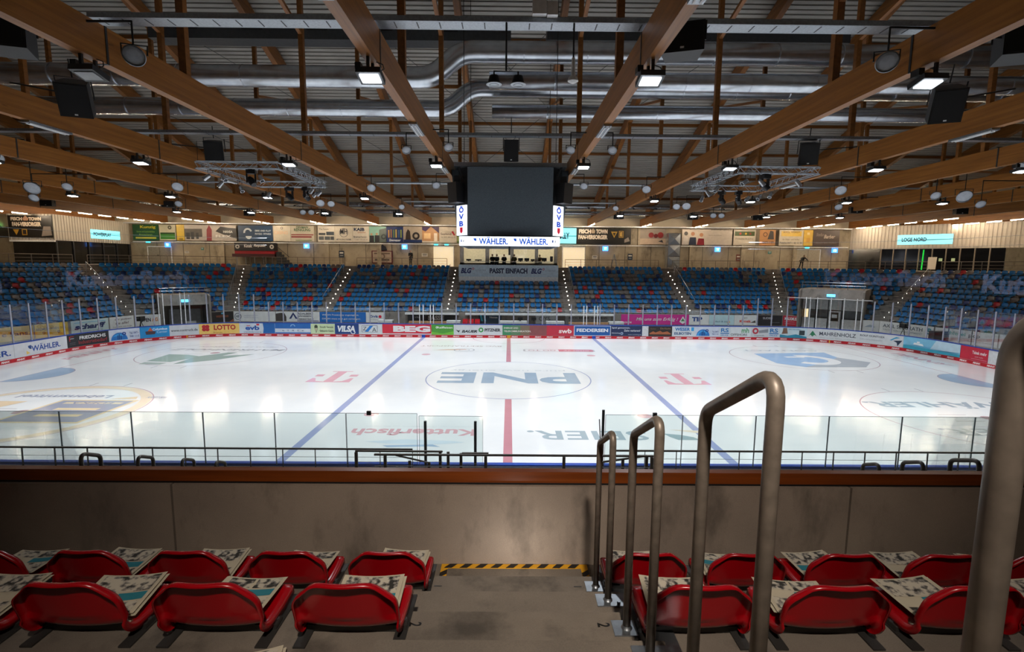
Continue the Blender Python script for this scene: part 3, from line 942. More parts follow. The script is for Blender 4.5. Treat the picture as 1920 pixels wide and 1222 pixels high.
# ------------------------------------------------------------------ banners on the stand front
K = 1.028
def flat(x0, y, z0):                       # wall facing the ice on the far side
    def f(u, v, d):
        return (x0 + u, y - d, z0 + v)
    return f
def along(p, q, z0, off=0.0):
    p, q = Vector(p), Vector(q)
    d = (q - p).normalized()
    n = Vector((d.y, -d.x))
    def f(u, v, dd):
        r = p + d * u + n * (dd + off)
        return (r.x, r.y, z0 + v)
    return f
YF = 19.58
FB = [
 (-27.6, -25.53, '#1c1816', [('t', 'WESTFEISSE', .5, .56, .56, .2, '#8a4a2c', .02), ('p', [(.8, .0), (1, 0), (1, .25)], '#8a4a2c'), ('c', .5, .85, .08, '#3a8aa8')], 'dark banner with rusty lettering right of the left player tunnel'),
 (-25.4, -21.0, '#c9ccd2', [('c', .1, .5, .32, '#20304c', .27), ('t', 'HR', .1, .5, .1, .26, '#20304c', .02), ('t', 'Handwerk Reparatur', .42, .6, .34, .12, '#8a90a8'), ('t', 'Service und Beratung', .42, .4, .34, .1, '#8a90a8')], 'pale banner with round HR emblem on stand front'),
 (-20.9, -17.0, '#cdd2d8', [('p', [(0, .05), (.24, .05), (.24, .5), (.2, .85), (.12, .9), (0, .8)], '#3a3430'), ('p', [(.3, .3), (.4, .95), (.5, .3), (.45, .3), (.4, .7), (.35, .3)], '#22305c'), ('t', 'ADALBERT', .68, .82, .36, .18, '#2c3448', .02), ('t', 'JANSSEN', .66, .55, .3, .18, '#2c3448', .02), ('t', 'HERBSTBAU', .68, .28, .36, .14, '#2c3448', .01), ('r', .52, .98, .08, .14, '#2f3f78')], 'white banner reading ADALBERT JANSSEN with blue A emblem'),
 (-16.97, -12.85, '#175ea8', [('t', 'WENN Powerplay angesagt ist,', .45, .7, .8, .2, '#e4ecf4', .01), ('t', 'DANN muss man gut vorsorgen.', .47, .32, .84, .2, '#e4ecf4', .01)], 'blue banner beginning WENN Powerplay angesagt ist'),
 (-12.83, -11.17, '#cfd0d4', [('t', 'ÖVB', .42, .6, .44, .26, '#1c3f7c', .04), ('c', .76, .58, .14, '#c01c38'), ('t', 'Mehr Versicherungen', .48, .28, .56, .08, '#5a5f68')], 'white banner with ÖVB lettering and red crest'),
 (-9.1, -4.86, '#26282c', [('t', 'SASSE', .6, .5, .34, .46, '#d4d6d8', .05), ('t', 'x & y', .2, .55, .1, .2, '#b8babc', .02)], 'black banner with white SASSE lettering'),
 (-2.74, -.68, '#20344c', [('p', [(.06, .85), (.14, .85), (.2, .2), (.12, .2)], '#2fa8dc'), ('p', [(.2, .85), (.28, .85), (.34, .2), (.26, .2)], '#2fa8dc'), ('t', 'Nense', .66, .6, .34, .18, '#ccd8e0', .02)], 'dark blue banner with light blue slashes below the press box'),
 (2.4, 4.4, '#aeb4b8', [('t', 'OYS', .4, .5, .5, .4, '#2c3440', .0), ('t', 'Offshore', .75, .4, .4, .14, '#6a7078')], 'pale grey banner with thin OYS lettering'),
 (5.07, 9.15, '#9a9fa2', [('t', 'KOCH  BREMER  HOFFMANN', .5, .6, .84, .2, '#3c4248', .02)], 'grey banner with faint dark names right of centre'),
 (10.11, 16.22, '#b0267a', [('t', 'Mit uns zum Erfolg !', .53, .5, .62, .4, '#f2e4ee', .01, .3), ('t', 'ROHDE', .09, .2, .13, .16, '#f2e4ee', .02), ('p', [(.86, .3), (.91, .85), (.96, .3), (.91, .08)], '#dcd8c8'), ('p', [(.88, .35), (.91, .65), (.94, .35)], '#3c7a4c')], 'magenta banner reading Mit uns zum Erfolg'),
 (16.24, 18.04, '#c9d0d6', [('t', 'TIP', .4, .56, .52, .44, '#1c3c78', .05)], 'white banner with dark blue TIP lettering'),
 (18.06, 20.31, '#a4bccc', [('t', 'fisch & zon', .5, .35, .5, .16, '#2c4c68'), ('p', [(.7, .2), (.8, .45), (.85, .25)], '#c89840')], 'light blue banner right of the TIP banner'),
 (20.33, 22.42, '#cfd0d2', [('t', 'Kiosk', .48, .4, .5, .26, '#c0342c', .03), ('t', "Tom's", .45, .75, .2, .14, '#30343a'), ('p', [(.7, .25), (.9, .5), (.93, .25)], '#4a4440')], 'white banner with red Kiosk lettering'),
 (22.47, 24.64, '#221f22', [('t', 'SUDED', .4, .72, .4, .2, '#b8b8bc', .01), ('t', 'gastronomie', .7, .28, .4, .1, '#8a8a90')], 'near-black banner between Kiosk and red Malkmus banners'),
 (24.69, 26.15, '#a01c30', [('t', 'MALKMUS', .52, .72, .8, .3, '#e4c8cc', .03), ('r', .1, .8, .4, .44, '#cc7080'), ('r', .15, .85, .2, .24, '#cc7080')], 'dark red banner reading MALKMUS left of the right tunnel'),
]
for a, b, bg, it, lab in FB:
    if b < 25 and a > -25.3:
        board_panel('front_banner', flat(a * K, YF, .7), (b - a) * K, .93, bg, it, lab, 'banner', 'banners along the stand front')
q = facet('BL', 0); q2 = facet('BR', 0)
dl = (q[1] - q[0]).normalized(); dr = (q2[1] - q2[0]).normalized()
ml, mr = (q[0] + q[1]) / 2, (q2[0] + q2[1]) / 2
it0 = FB[0]
board_panel('front_banner', along(ml + dl * 1.85, q[1] - dl * .02, .7, .02), (q[1] - dl * .02 - ml - dl * 1.85).length, .93, it0[2], it0[3], it0[4], 'banner', 'banners along the stand front')
i1 = FB[1]
board_panel('front_banner', flat(-25.35, YF, .7), 25.35 - 20.95 * K, .93, i1[2], i1[3], i1[4], 'banner', 'banners along the stand front')
i2 = FB[14]
board_panel('front_banner', along(q2[0] + dr * .02, mr - dr * 2.4, .7, .02), (mr - dr * 2.4 - q2[0]).length - .03, .93, i2[2], i2[3], i2[4], 'banner', 'banners along the stand front')
# left end front
al = facet('AL', 0); ar = facet('AR', 0)
da = (al[1] - al[0]).normalized()
Lb = (ml - dl * 1.85 - q[0]).length
board_panel('front_banner', along(q[0], ml - dl * 1.85, .75, .02), Lb, .93, '#cfd2d8', [('t', 'OFEN', .38, .55, .4, .34, '#1c2430', .04), ('t', 'AG', .74, .56, .24, .34, '#b87850', .04), ('c', .2, .55, .09, '#c05a2c')], 'white banner reading OFEN AG left of the left tunnel', 'banner', 'banners along the stand front')
LE = [(0.15, 2.1, '#ccd0d6', [('t', 'wir putzen', .55, .76, .7, .2, '#4a3440', .01, .2), ('t', 'sie alle!', .5, .46, .56, .2, '#4a3440', .01, .2), ('t', 'Tel. 0471-9313130', .5, .14, .8, .1, '#6a6470')], 'white banner reading wir putzen sie alle'),
      (2.2, 4.9, '#b4ccd8', [('t', 'scharff', .5, .5, .84, .44, '#1c2c5c', .05, .2), ('t', 'gebäudereinigung', .52, .14, .6, .1, '#2c4474'), ('r', .08, .92, .8, .84, '#4c9cc0')], 'pale blue banner with bold scharff lettering'),
      (5.1, 7.2, '#d9a32c', [('t', 'BREMERHAVEN BUS', .48, .62, .88, .18, '#3c3424', .01), ('c', .25, .34, .09, '#3c3424', .05), ('c', .7, .34, .09, '#3c3424', .05)], 'yellow banner reading BREMERHAVEN BUS'),
      (7.3, 9.3, '#d9a32c', [('t', 'e Fans.', .5, .5, .8, .3, '#3c3020', .02)], 'yellow banner reading e Fans at the left edge')]
for a, b, bg, it, lab in LE:
    board_panel('front_banner', along(al[1] - da * b, al[1] - da * a, .75 - .0 * a, .02), b - a, .95, bg, it, lab, 'banner', 'banners along the stand front')
dA = (ar[1] - ar[0]).normalized()
board_panel('front_banner', along(mr + dr * 2.4, q2[1], .75, .02), (q2[1] - mr - dr * 2.4).length, .93, '#ccd0d6', [('p', [(.2, .4), (.8, .4), (.7, .52), (.5, .62), (.3, .5)], '#8a94a0')], 'white banner with a small ship right of the right tunnel', 'banner', 'banners along the stand front')
RE = [(0.05, 4.3, '#ccd0d6', [('t', 'AXEL SELGRATH', .44, .66, .74, .3, '#3c4654', .015), ('t', 'YACHT GALLEY EQUIPMENT', .44, .3, .74, .15, '#7c8a94', .01), ('t', 'S', .92, .6, .08, .5, '#1c7c8c', .04)], 'white banner reading AXEL SELGRATH'),
      (4.4, 8.4, '#ccd0d4', [('t', 'tischlerei', .3, .7, .42, .28, '#3c8c84', .02), ('t', 'pcp', .65, .6, .18, .28, '#3c3040', .03), ('t', 'Meisterbetrieb Innenausbau', .75, .24, .4, .1, '#70787c')], 'white banner reading tischlerei pcp'),
      (8.5, 11.2, '#c6ccd2', [('p', [(.3, .15), (.55, .15), (.85, .85), (.6, .85)], '#1c6cb0'), ('r', .15, .18, .1, .9, '#2c3038'), ('r', .15, .5, .86, .9, '#2c3038')], 'white banner with slanted blue stripe at the right edge')]
for a, b, bg, it, lab in RE:
    board_panel('front_banner', along(ar[0] + dA * a, ar[0] + dA * b, .75, .02), b - a, .95, bg, it, lab, 'banner', 'banners along the stand front')
# canopy beams, counters and seats of the penalty and timekeeper boxes
for x0, x1, lab in ((-9.5, -4.6, 'pale concrete lintel above the SASSE banner'), (-4.0, 9.6, 'pale concrete lintel along the timekeeper and penalty boxes')):
    MB().box(x0, x1, 19.1, 19.55, 1.5, 1.66).build('concrete_lintel', MT['white'], None, label=lab, cat='lintel')
for x0, x1, lab in ((-9.0, -5.0, 'plywood bench panel in front of the SASSE banner'), (5.4, 9.1, 'plywood bench panel right of the timekeeper box')):
    MB().box(x0, x1, 18.2, 18.6, 0.02, .98).build('bench', simple('plywood_' + str(int(x0 + 20)), '#b88c64', .5), None, label=lab, cat='bench')
for i in range(3):
    MB().box(-4.2 + i * .55, -3.75 + i * .55, 18.6, 19.0, .5, .95).box(-4.2 + i * .55, -3.75 + i * .55, 18.9, 19.0, .5, 1.15).box(-4.0 + i * .55, -3.9 + i * .55, 18.7, 18.8, 0, .5).build('box_seat', pal('#d02030'), None, label='red box seat left of the dark blue banner, %s from left' % ORD[i], cat='seat', group='red seats in the timekeeper box')
for x, w, lab in ((-10.9, 1.3, 'small white table left of the SASSE banner'), (-4.9, 1.2, 'small white table left of the red box seats'), (.4, 2.4, 'long white timekeeper table below the press box'), (4.1, 1.6, 'white box at the right end of the timekeeper table'), (9.5, 1.3, 'small white table left of the magenta banner')):
    t = empty('table', (x, 17.6, 0), label=lab, cat='table')
    MB().box(-w / 2, w / 2, -.3, .3, 1.1, 1.16).box(-w / 2, w / 2, -.3, -.27, .95, 1.1).build('tabletop', MT['white'], t)
    for ex in (-w / 2 + .05, w / 2 - .05):
        MB().box(ex - .03, ex + .03, -.25, .25, 0, 1.1).build('leg', MT['galv'], t)
for x, lab in ((1.0, 'left of the two'), (2.2, 'right of the two')):
    t = empty('monitor', (x, 17.6, 1.16), label='small black monitor on the timekeeper table, %s' % lab, cat='monitor')
    MB().box(-.22, .22, -.02, .02, .06, .32).build('screen', MT['dark'], t)
    MB().box(-.08, .08, -.08, .08, 0, .07).build('stand', MT['dark'], t)
# front handrail above the stand front
hr = empty('front_handrail', (0, 19.6, 1.68), label='thin galvanised handrail along the front edge of the far stand', cat='handrail')
for z in (.28, .12):
    MB().tube([(-25.3, 0.05, z), (25.3, 0.05, z)], .018, 6).build('rail', MT['galv'], hr)
for i in range(26):
    x = -25 + 2.0 * i
    MB().cyl((x, .05, 0), (x, .05, .28), .018, 6).build('post', MT['galv'], hr)

# ------------------------------------------------------------------ player tunnels
def tunnel(nm, side, top):
    kp, w = GAP[nm]
    a, b = facet(nm, 0)
    d = (b - a).normalized()
    n = Vector((-d.y, d.x))
    m = (a + b) / 2
    root = empty('player_tunnel', (m.x, m.y, 0), math.atan2(d.y, d.x), label='concrete player tunnel portal in the %s corner of the stand' % side, cat='tunnel')
    dep = TREAD * kp
    W2 = w
    for e, g in ((-1, 'left'), (1, 'right')):
        x0, x1 = (e * W2, e * (W2 + .15)) if e > 0 else (e * (W2 + .15), e * W2)
        mb = MB()
        pr = [(-.05, 0), (dep, 0), (dep, top), (.5, top), (-.05, top - .15)]
        pts = [(x0, y, z) for y, z in pr] + [(x1, y, z) for y, z in pr]
        k = len(pr)
        mb.add(pts, [tuple(range(k - 1, -1, -1)), tuple(range(k, 2 * k))] + [(i, (i + 1) % k, k + (i + 1) % k, k + i) for i in range(k)])
        mb.build('side_wall', MT['conc'], root)
    MB().add([(-W2, .2, top - .9), (W2, .2, top - .9), (W2, .6, top), (-W2, .6, top), (-W2, dep, top - .9), (W2, dep, top - .9), (W2, dep, top), (-W2, dep, top)],
             [(0, 1, 2, 3), (3, 2, 6, 7), (0, 4, 5, 1), (4, 7, 6, 5)]).build('lintel', MT['conc'], root)
    MB().box(-W2, W2, dep - .05, dep, 0, top - .9).build('back_wall', MT['concwall'], root)
    t = 'L' in nm
    for i, zz in enumerate((top + .35, top + .6)):
        MB().tube([(-W2 - .1, .6, zz), (W2 + .1, .6, zz)], .02, 6).build('guard_rail', MT['galv'], root)
    for i in range(5):
        x = -W2 + i * W2 / 2
        MB().cyl((x, .6, top), (x, .6, top + .6), .02, 6).build('guard_post', MT['galv'], root)
    MB().box(-.32, .32, .14, .2, top - .62, top - .4).build('exit_sign', emit('exit_glow_' + nm[1].lower(), '#58b8f0', 3.0), root, label='glowing blue exit sign')
    if not t:
        # glazed partition with a door
        yb = 1.2
        for x0, x1 in ((-W2, -1.3), (-1.2, -.25), (.75, W2)):
            MB().box(x0, x1, yb, yb + .05, 0, 1.5).box(x0, x1, yb, yb + .05, 2.3, top - .9).build('partition', MT['white'], root)
            MB().box(x0, x1, yb + .01, yb + .03, 1.5, 2.3).build('window_pane', MT['window'], root)
        MB().box(-.25, .75, yb, yb + .05, 2.3, top - .9).build('partition', MT['white'], root)
        dr_ = MB().box(-.2, .7, yb, yb + .05, 0, 1.3).box(-.2, -.05, yb, yb + .05, 1.3, 2.2).box(.55, .7, yb, yb + .05, 1.3, 2.2).box(-.05, .55, yb, yb + .05, 2.1, 2.2).build('door', MT['white'], root)
        MB().box(-.14, -.02, yb - .06, yb, 1.0, 1.05).build('handle', MT['dark'], dr_)
        MB().box(.05, .45, yb + .0, yb + .02, 1.6, 1.9).build('notice', MT['white'], dr_)
        MB().box(-2.2, -1.9, yb + .4, yb + .45, 1.5, 2.3).build('wall_lamp', emit('lit_panel', '#ffd8a8', 2.0), root)
        for x in (-2.35, -1.25, -.27, .78):
            MB().box(x - .03, x + .03, yb - .05, yb + .06, 0, top - .9).build('frame_bar', MT['darkmetal'], root)
        MB().tube([(-3.3, -.4, 3.35), (3.1, -.4, 3.35)], .03, 8).build('net_bar', MT['white'], root)
    else:
        MB().box(-1.1, 1.3, 1.6, 1.75, 0, 1.9).build('inner_wall', simple('tunnel_grey', '#86898c', .6), root)
        MB().box(.1, .9, 1.5, 1.6, .3, .8).build('notice', MT['white'], root)
tunnel('BL', 'left', 3.25)
tunnel('BR', 'right', 4.15)

# equipment behind the corner glass
def light_stand(x, y, h, w, lab, face):
    t = empty('light_stand', (x, y, 0), label=lab, cat='lamp')
    MB().cyl((0, 0, 0), (0, 0, h), .03, 8).build('pole', MT['dark'], t)
    MB().box(-w / 2, w / 2, -.08, .02, h, h + .5).build('housing', MT['dark'], t)
    MB().box(-w / 2 + .03, w / 2 - .03, -.1, -.08, h + .04, h + .46).build('lens', face, t)
    for k in range(3):
        a = 2 * PI * k / 3
        MB().bar((0, 0, .3), (.35 * cos(a), .35 * sin(a), 0), .03, .03).build('leg', MT['dark'], t)
light_stand(31.25, 8.4, 2.05, .65, 'square grey floodlight on a black stand behind the right corner glass', simple('lamp_face', '#8c8a86', .4))
light_stand(31.3, 6.6, 2.1, .55, 'black floodlight on a stand beside the right banner end', MT['dark'])
t = MB().box(31.0, 32.1, 9.3, 9.8, .02, 1.55).build('equipment_case', MT['dark'], None, label='black equipment case behind the right corner boards', cat='case')
def tripod_cam(x, y, lab):
    t = empty('tripod_camera', (x, y, 0), label=lab, cat='camera')
    for k in range(3):
        a = 2 * PI * k / 3 + .4
        MB().bar((0, 0, 1.5), (.45 * cos(a), .45 * sin(a), 0), .04, .04).build('leg', MT['dark'], t)
    MB().box(-.18, .18, -.3, .25, 1.5, 1.85).build('body', MT['dark'], t)
    MB().cyl((0, -.3, 1.68), (0, -.55, 1.68), .08, 10).build('lens', MT['dark'], t)
tripod_cam(30.6, 11.7, 'black camera on a tripod below the AXEL SELGRATH banner')
tripod_cam(-28.9, 12.6, 'black camera on a tripod in front of the OFEN AG banner')

# ------------------------------------------------------------------ press box
pb = empty('press_box', (0, 25.1, 4.3), label='press box with four lit windows above the central seat block', cat='press box')
MB().box(-5.15, 5.0, 0, .2, 0, .55).build('base_wall', MT['white'], pb)
MB().box(-5.15, 5.0, -.1, 0, .55, 1.75).build('fascia', simple('fascia_blue', '#c0d2df', .4), pb)
MB().box(-5.15, 5.0, 0, 3.8, 1.4, 1.5).build('box_floor', MT['conc'], pb)
XW = [(-5.15, -4.75), (-2.5, -2.1), (.1, .45), (2.65, 3.0), (4.65, 5.0)]
wl = simple('press_wall', '#d0c8b8', .6)
for a, b in XW:
    MB().box(a, b, 1.2, 1.35, 1.5, 3.9).build('pier', wl, pb)
MB().box(-5.15, 5.0, 1.2, 1.35, 1.5, 1.95).build('sill_wall', wl, pb)
MB().box(-5.15, 5.0, 1.2, 1.35, 3.55, 4.0).build('head_wall', wl, pb)
MB().box(-5.15, 5.0, 1.2, 3.9, 3.95, 4.05).build('roof', wl, pb)
MB().box(-5.15, 5.0, 3.8, 3.9, 1.5, 4.0).build('back_wall', simple('press_back_glow', '#e8d6b4', .6, em=.55), pb)  # emission in the wall material stands in for the room's light
for a, b in ((-5.15, -5.0), (4.85, 5.0)):
    MB().box(a, b, 1.35, 3.8, 1.5, 4.0).build('end_wall', wl, pb)
for i in range(4):
    MB().box(XW[i][1], XW[i + 1][0], 1.26, 1.28, 1.95, 3.55).build('window_pane', MT['window'], pb)
MB().box(-5.0, 4.9, .25, 1.1, 2.05, 2.12).build('counter', wl, pb)
for x in (-3.9, -1.0, 1.6, 4.0):
    MB().box(x - .6, x + .6, 2.3, 2.5, 3.86, 3.94).build('ceiling_lamp', emit('press_lamp', '#fff0d0', 14.0), pb)
graphics([('t', 'BLG', .075, .5, .11, .46, '#1c2c68', .05, .3), ('t', 'LOGISTICS', .22, .55, .1, .14, '#8a93a8', .0), ('t', 'PASST EINFACH', .5, .5, .38, .44, '#16244c', .05), ('t', 'BLG', .78, .5, .11, .46, '#1c2c68', .05, .3), ('t', 'LOGISTICS', .92, .55, .1, .14, '#8a93a8'), ('c', .145, .66, .12, '#b8607c', .06), ('c', .85, .66, .12, '#b8607c', .06)],
         lambda u, v, d: (-5.15 + u, -.1 - d, .55 + v), 10.15, 1.2, pb)
for x, w, h in ((1.15, .5, .3), (1.8, .5, .3), (3.6, .5, .34), (-4.2, .5, .16), (-3.2, .7, .12), (2.4, .4, .2), (4.35, .3, .5)):
    t = MB().box(x - w / 2, x + w / 2, 25.8, 25.85, 6.47, 6.47 + h).box(x - .06, x + .06, 25.7, 25.95, 6.42, 6.5).build('monitor', MT['dark'], None, label='black screen on the press box counter, %s' % {1.15: 'left of a pair', 1.8: 'right of a pair', 3.6: 'in the rightmost window', -4.2: 'lowest in leftmost window', -3.2: 'flat, in leftmost window', 2.4: 'small, third window', 4.35: 'tall, at far right end'}[x], cat='monitor', group='screens on the press box counter')

# ------------------------------------------------------------------ back walls
YW = 32.4
up_m = simple('upper_wall_panel', '#c0b49e', .6, 0, .05, 1)
bw = MB()
bw.box(-46, 46, YW, YW + .3, 5.8, 10.45)
bw.build('wall_back', MT['concwall'], kind='structure')
MB().box(-46, 46, YW + .05, YW + .3, 10.45, 13.2).build('wall_back_upper', up_m, kind='structure')
for nm, x in (('wall_left', -52), ('wall_right', 52)):
    MB().box(x - .15, x + .15, -34, 33, 0, 13.5).build(nm, MT['concwall'], kind='structure')
MB().box(-52, 52, -33.4, -33.1, 0, 13.5).build('wall_front', MT['concwall'], kind='structure')
for i, x in enumerate([-45 + 6 * k for k in range(16)]):
    if abs(x) > 38.5: continue
    MB().box(x - .22, x + .22, YW - .3, YW, 5.8, 10.5).build('trim_%d' % (i + 1), MT['concwall'], kind='structure')
seam = MB()
for k in range(30):
    x = -43.6 + 3.0 * k
    seam.box(x - .02, x + .02, YW - .012, YW, 5.8, 8.3)
seam.build('trim_30', MT['darkmetal'], kind='structure')
pipe = MB().tube([(-43, YW - .45, 8.33), (39, YW - .45, 8.33)], .05, 8)
pipe.build('wall_pipe', MT['white'], None, label='pale pipe along the back wall below the banners', cat='pipe')
MB().tube([(-44, YW - .9, 10.42), (39, YW - .9, 10.42)], .07, 8).build('wall_pipe', MT['white'], None, label='pale pipe along the back wall above the banners', cat='pipe')
def wall_door(x0, x1, z1, n, col, open_=False):
    m = simple('door_%d_mat' % n, col, .5)
    if open_:
        d = MB().box(x0, x1, YW - .02, YW - .01, 5.8, z1).build('door_%d' % n, simple('lit_doorway_%d' % n, '#f4e2c0', .6, em=.55), kind='structure')
    else:
        d = MB().box(x0, x1, YW - .06, YW - .01, 5.8, z1).build('door_%d' % n, m, kind='structure')
        MB().box((x0 + x1) / 2 - .01, (x0 + x1) / 2 + .01, YW - .07, YW - .06, 5.8, z1).build('door_gap', MT['dark'], d)
        MB().box((x0 + x1) / 2 - .3, (x0 + x1) / 2 - .1, YW - .12, YW - .06, 6.8, 6.86).build('handle', MT['darkmetal'], d)
    fr = MB().box(x0 - .1, x0, YW - .1, YW, 5.8, z1 + .1).box(x1, x1 + .1, YW - .1, YW, 5.8, z1 + .1).box(x0, x1, YW - .1, YW, z1, z1 + .1)
    fr.build('door_frame', MT['white'], d)
wall_door(-9.0, -6.5, 8.05, 1, '#d8d0c0', True)
wall_door(6.2, 8.7, 8.1, 2, '#d8d0c0', True)
wall_door(-41.6, -39.0, 7.75, 3, '#938a7c')
wall_door(33.3, 36.0, 8.05, 4, '#a39a8a')
def exit_box(x, z, w, h, col, lab):
    t = MB().box(x - w / 2, x + w / 2, YW - .62, YW - .5, z - h / 2, z + h / 2).build('lit_sign', emit('sign_' + lab.split()[0] + str(int(x + 60)), col, 2.2), None, label=lab, cat='sign')
    MB().box(x - .02, x + .02, YW - .5, YW, z - .02, z + .02).build('wall_bracket', MT['darkmetal'], t)
    return t
for i, (x, w, col) in enumerate([(-39.0, .6, '#3c8cff'), (-23.2, .62, '#4c9cff'), (-12.0, .62, '#4c9cff'), (11.0, .62, '#4c9cff'), (23.9, .62, '#4c9cff'), (37.4, .65, '#3c8cff')]):
    t = exit_box(x, 7.98, w, .5, col, 'lit blue block sign below the wall banners, %s from left' % ORD[i])
    graphics([('t', str([11, 12, 13, 14, 15, 13][i]) if i == 5 else 'TT', .5, .5, .5, .55, '#e8f4ff', .03)], flat(x - w / 2, YW - .62, 7.98 - .25), w, .5, t, em=3)
for x, lab in ((-41.2, 'above the closed door at left'), (34.2, 'above the closed door at right'), (-8.4, 'above the open doorway, left one'), (-7.2, 'above the open doorway, right one')):
    exit_box(x, 8.28, .45, .16, '#40b8c8', 'small turquoise exit sign ' + lab)
# notices
for x, z, w, h, c, lab in ((-37.2, 7.2, .5, .25, '#c8c4bc', 'small white notice on the wall below the HANSA banner'), (-35.4, 7.6, .3, .3, '#2c7c78', 'small green notice on the wall below the HANSA banner'),
                           (-31.2, 7.2, .5, .6, '#a09a92', 'grey portrait poster on the back wall at left'), (-19.4, 7.1, .6, .8, '#2c3440', 'dark poster right of the red fan stall'),
                           (-9.8, 7.1, .7, .4, '#d0ccc2', 'white notice left of the open doorway'), (9.9, 7.0, .6, .4, '#d0ccc2', 'white notice right of the right doorway'),
                           (14.0, 7.05, .55, .75, '#24364c', 'dark blue poster below the red photo banner'), (26.6, 7.05, .55, .8, '#7c4438', 'brown poster below the food banner'), (30.2, 7.7, .4, .3, '#2c7c78', 'small green notice left of the closed right door')):
    o_ = MB().box(x - w / 2, x + w / 2, YW - .03, YW - .005, z - h / 2, z + h / 2).build('wall_notice', pal(c), None, label=lab, cat='notice')
    graphics([('r', .15, .85, .6, .8, '#e0dcd4' if c[1] < '8' else '#55565a'), ('r', .2, .8, .25, .4, '#8a8c90')], flat(x - w / 2, YW - .03, z - h / 2), w, h, o_)
# fan stall at left, carved sign, metal duct on the wall, ladder
st = empty('fan_stall', (-29.5, 31.6, 5.8), label='black and red fan stall with stairs against the back wall at left', cat='stall')
MB().box(-1.6, 2.9, -.4, .5, 1.6, 2.5).build('fascia', pal('#1c1a1c'), st)
MB().box(-1.6, 2.9, -.35, .5, 1.25, 1.6).build('shutter', pal('#8c1020'), st)
MB().box(-1.9, 2.9, -.4, .5, .9, 1.25).build('counter', pal('#3c1418'), st)
graphics([('t', 'Kiosk', .35, .6, .2, .4, '#d8d0c8', .02), ('t', 'Fanpunkt', .64, .6, .3, .4, '#d8d0c8', .02, .3), ('c', .08, .5, .24, '#b8b4ac', .1), ('c', .94, .5, .24, '#b8b4ac', .1)], lambda u, v, d: (-1.6 + u, -.4 - d, 1.6 + v), 4.5, .9, st)
for i in range(5):
    MB().box(3.1 + i * .28, 3.38 + i * .28, -.4, .4, 0, 1.5 - i * .3).build('stair', MT['darkmetal'], st)
MB().bar((3.0, -.45, 2.3), (4.6, -.45, .9), .04, .04).build('stair_rail', MT['darkmetal'], st)
for x in (-1.4, -.4, .6, 1.6, 2.6):
    MB().box(x - .03, x + .03, -.35, -.3, 0, .9).build('post', MT['galv'], st)
cs = MB().box(-15.9, -13.5, YW - .15, YW - .02, 6.1, 7.55).build('relief_board', pal('#5c2028'), None, label='dark red framed relief board with a bird crest on top', cat='relief')
graphics([('r', .05, .95, .07, .93, '#a89888'), ('r', .15, .85, .2, .35, '#5c5048'), ('c', .5, .55, .35, '#6c5c50', .2), ('r', .12, .88, .72, .84, '#6c5c50')], flat(-15.9, YW - .15, 6.1), 2.4, 1.45, cs)
MB().add([(-15.2, YW - .1, 7.6), (-14.1, YW - .1, 7.6), (-14.3, YW - .1, 8.0), (-14.65, YW - .1, 8.25), (-15.0, YW - .1, 8.0), (-15.2, YW - .05, 7.6), (-14.1, YW - .05, 7.6), (-14.3, YW - .05, 8.0), (-14.65, YW - .05, 8.25), (-15.0, YW - .05, 8.0)],
         [(0, 1, 2, 3, 4), (9, 8, 7, 6, 5), (0, 5, 6, 1), (1, 6, 7, 2), (2, 7, 8, 3), (3, 8, 9, 4), (4, 9, 5, 0)]).build('crest', pal('#20222c'), cs)
vd = MB()
vd.box(17.9, 19.3, 30.9, 31.9, 5.8, 9.75)
vdo = vd.build('ventilation_shaft', MT['duct'], None, label='grey sheet metal ventilation shaft standing at the back wall', cat='duct')
for i in range(3):
    z = 5.9 + i * 1.3
    MB().add([(17.95, 30.9, z), (19.25, 30.9, z), (19.25, 30.9, z + 1.2), (17.95, 30.9, z + 1.2), (18.6, 30.72, z + .6)], [(0, 1, 4), (1, 2, 4), (2, 3, 4), (3, 0, 4)]).build('folded_panel', MT['galv'], vdo)
ld = empty('stepladder', (11.6, 29.6, 5.8), label='open stepladder on the concourse right of the press box', cat='ladder')
for a, b in (((-.35, 0, 0), (0, 0, 1.5)), ((.35, 0, 0), (0, 0, 1.5))):
    for yy in (-.2, .2):
        MB().bar((a[0], yy, 0), (b[0], yy, 1.5), .05, .05).build('leg', MT['galv'], ld)
for z in (.3, .6, .9, 1.2):
    MB().box(.35 - z * .23 - .05, .35 - z * .23 + .05, -.2, .2, z, z + .03).build('tread', MT['galv'], ld)

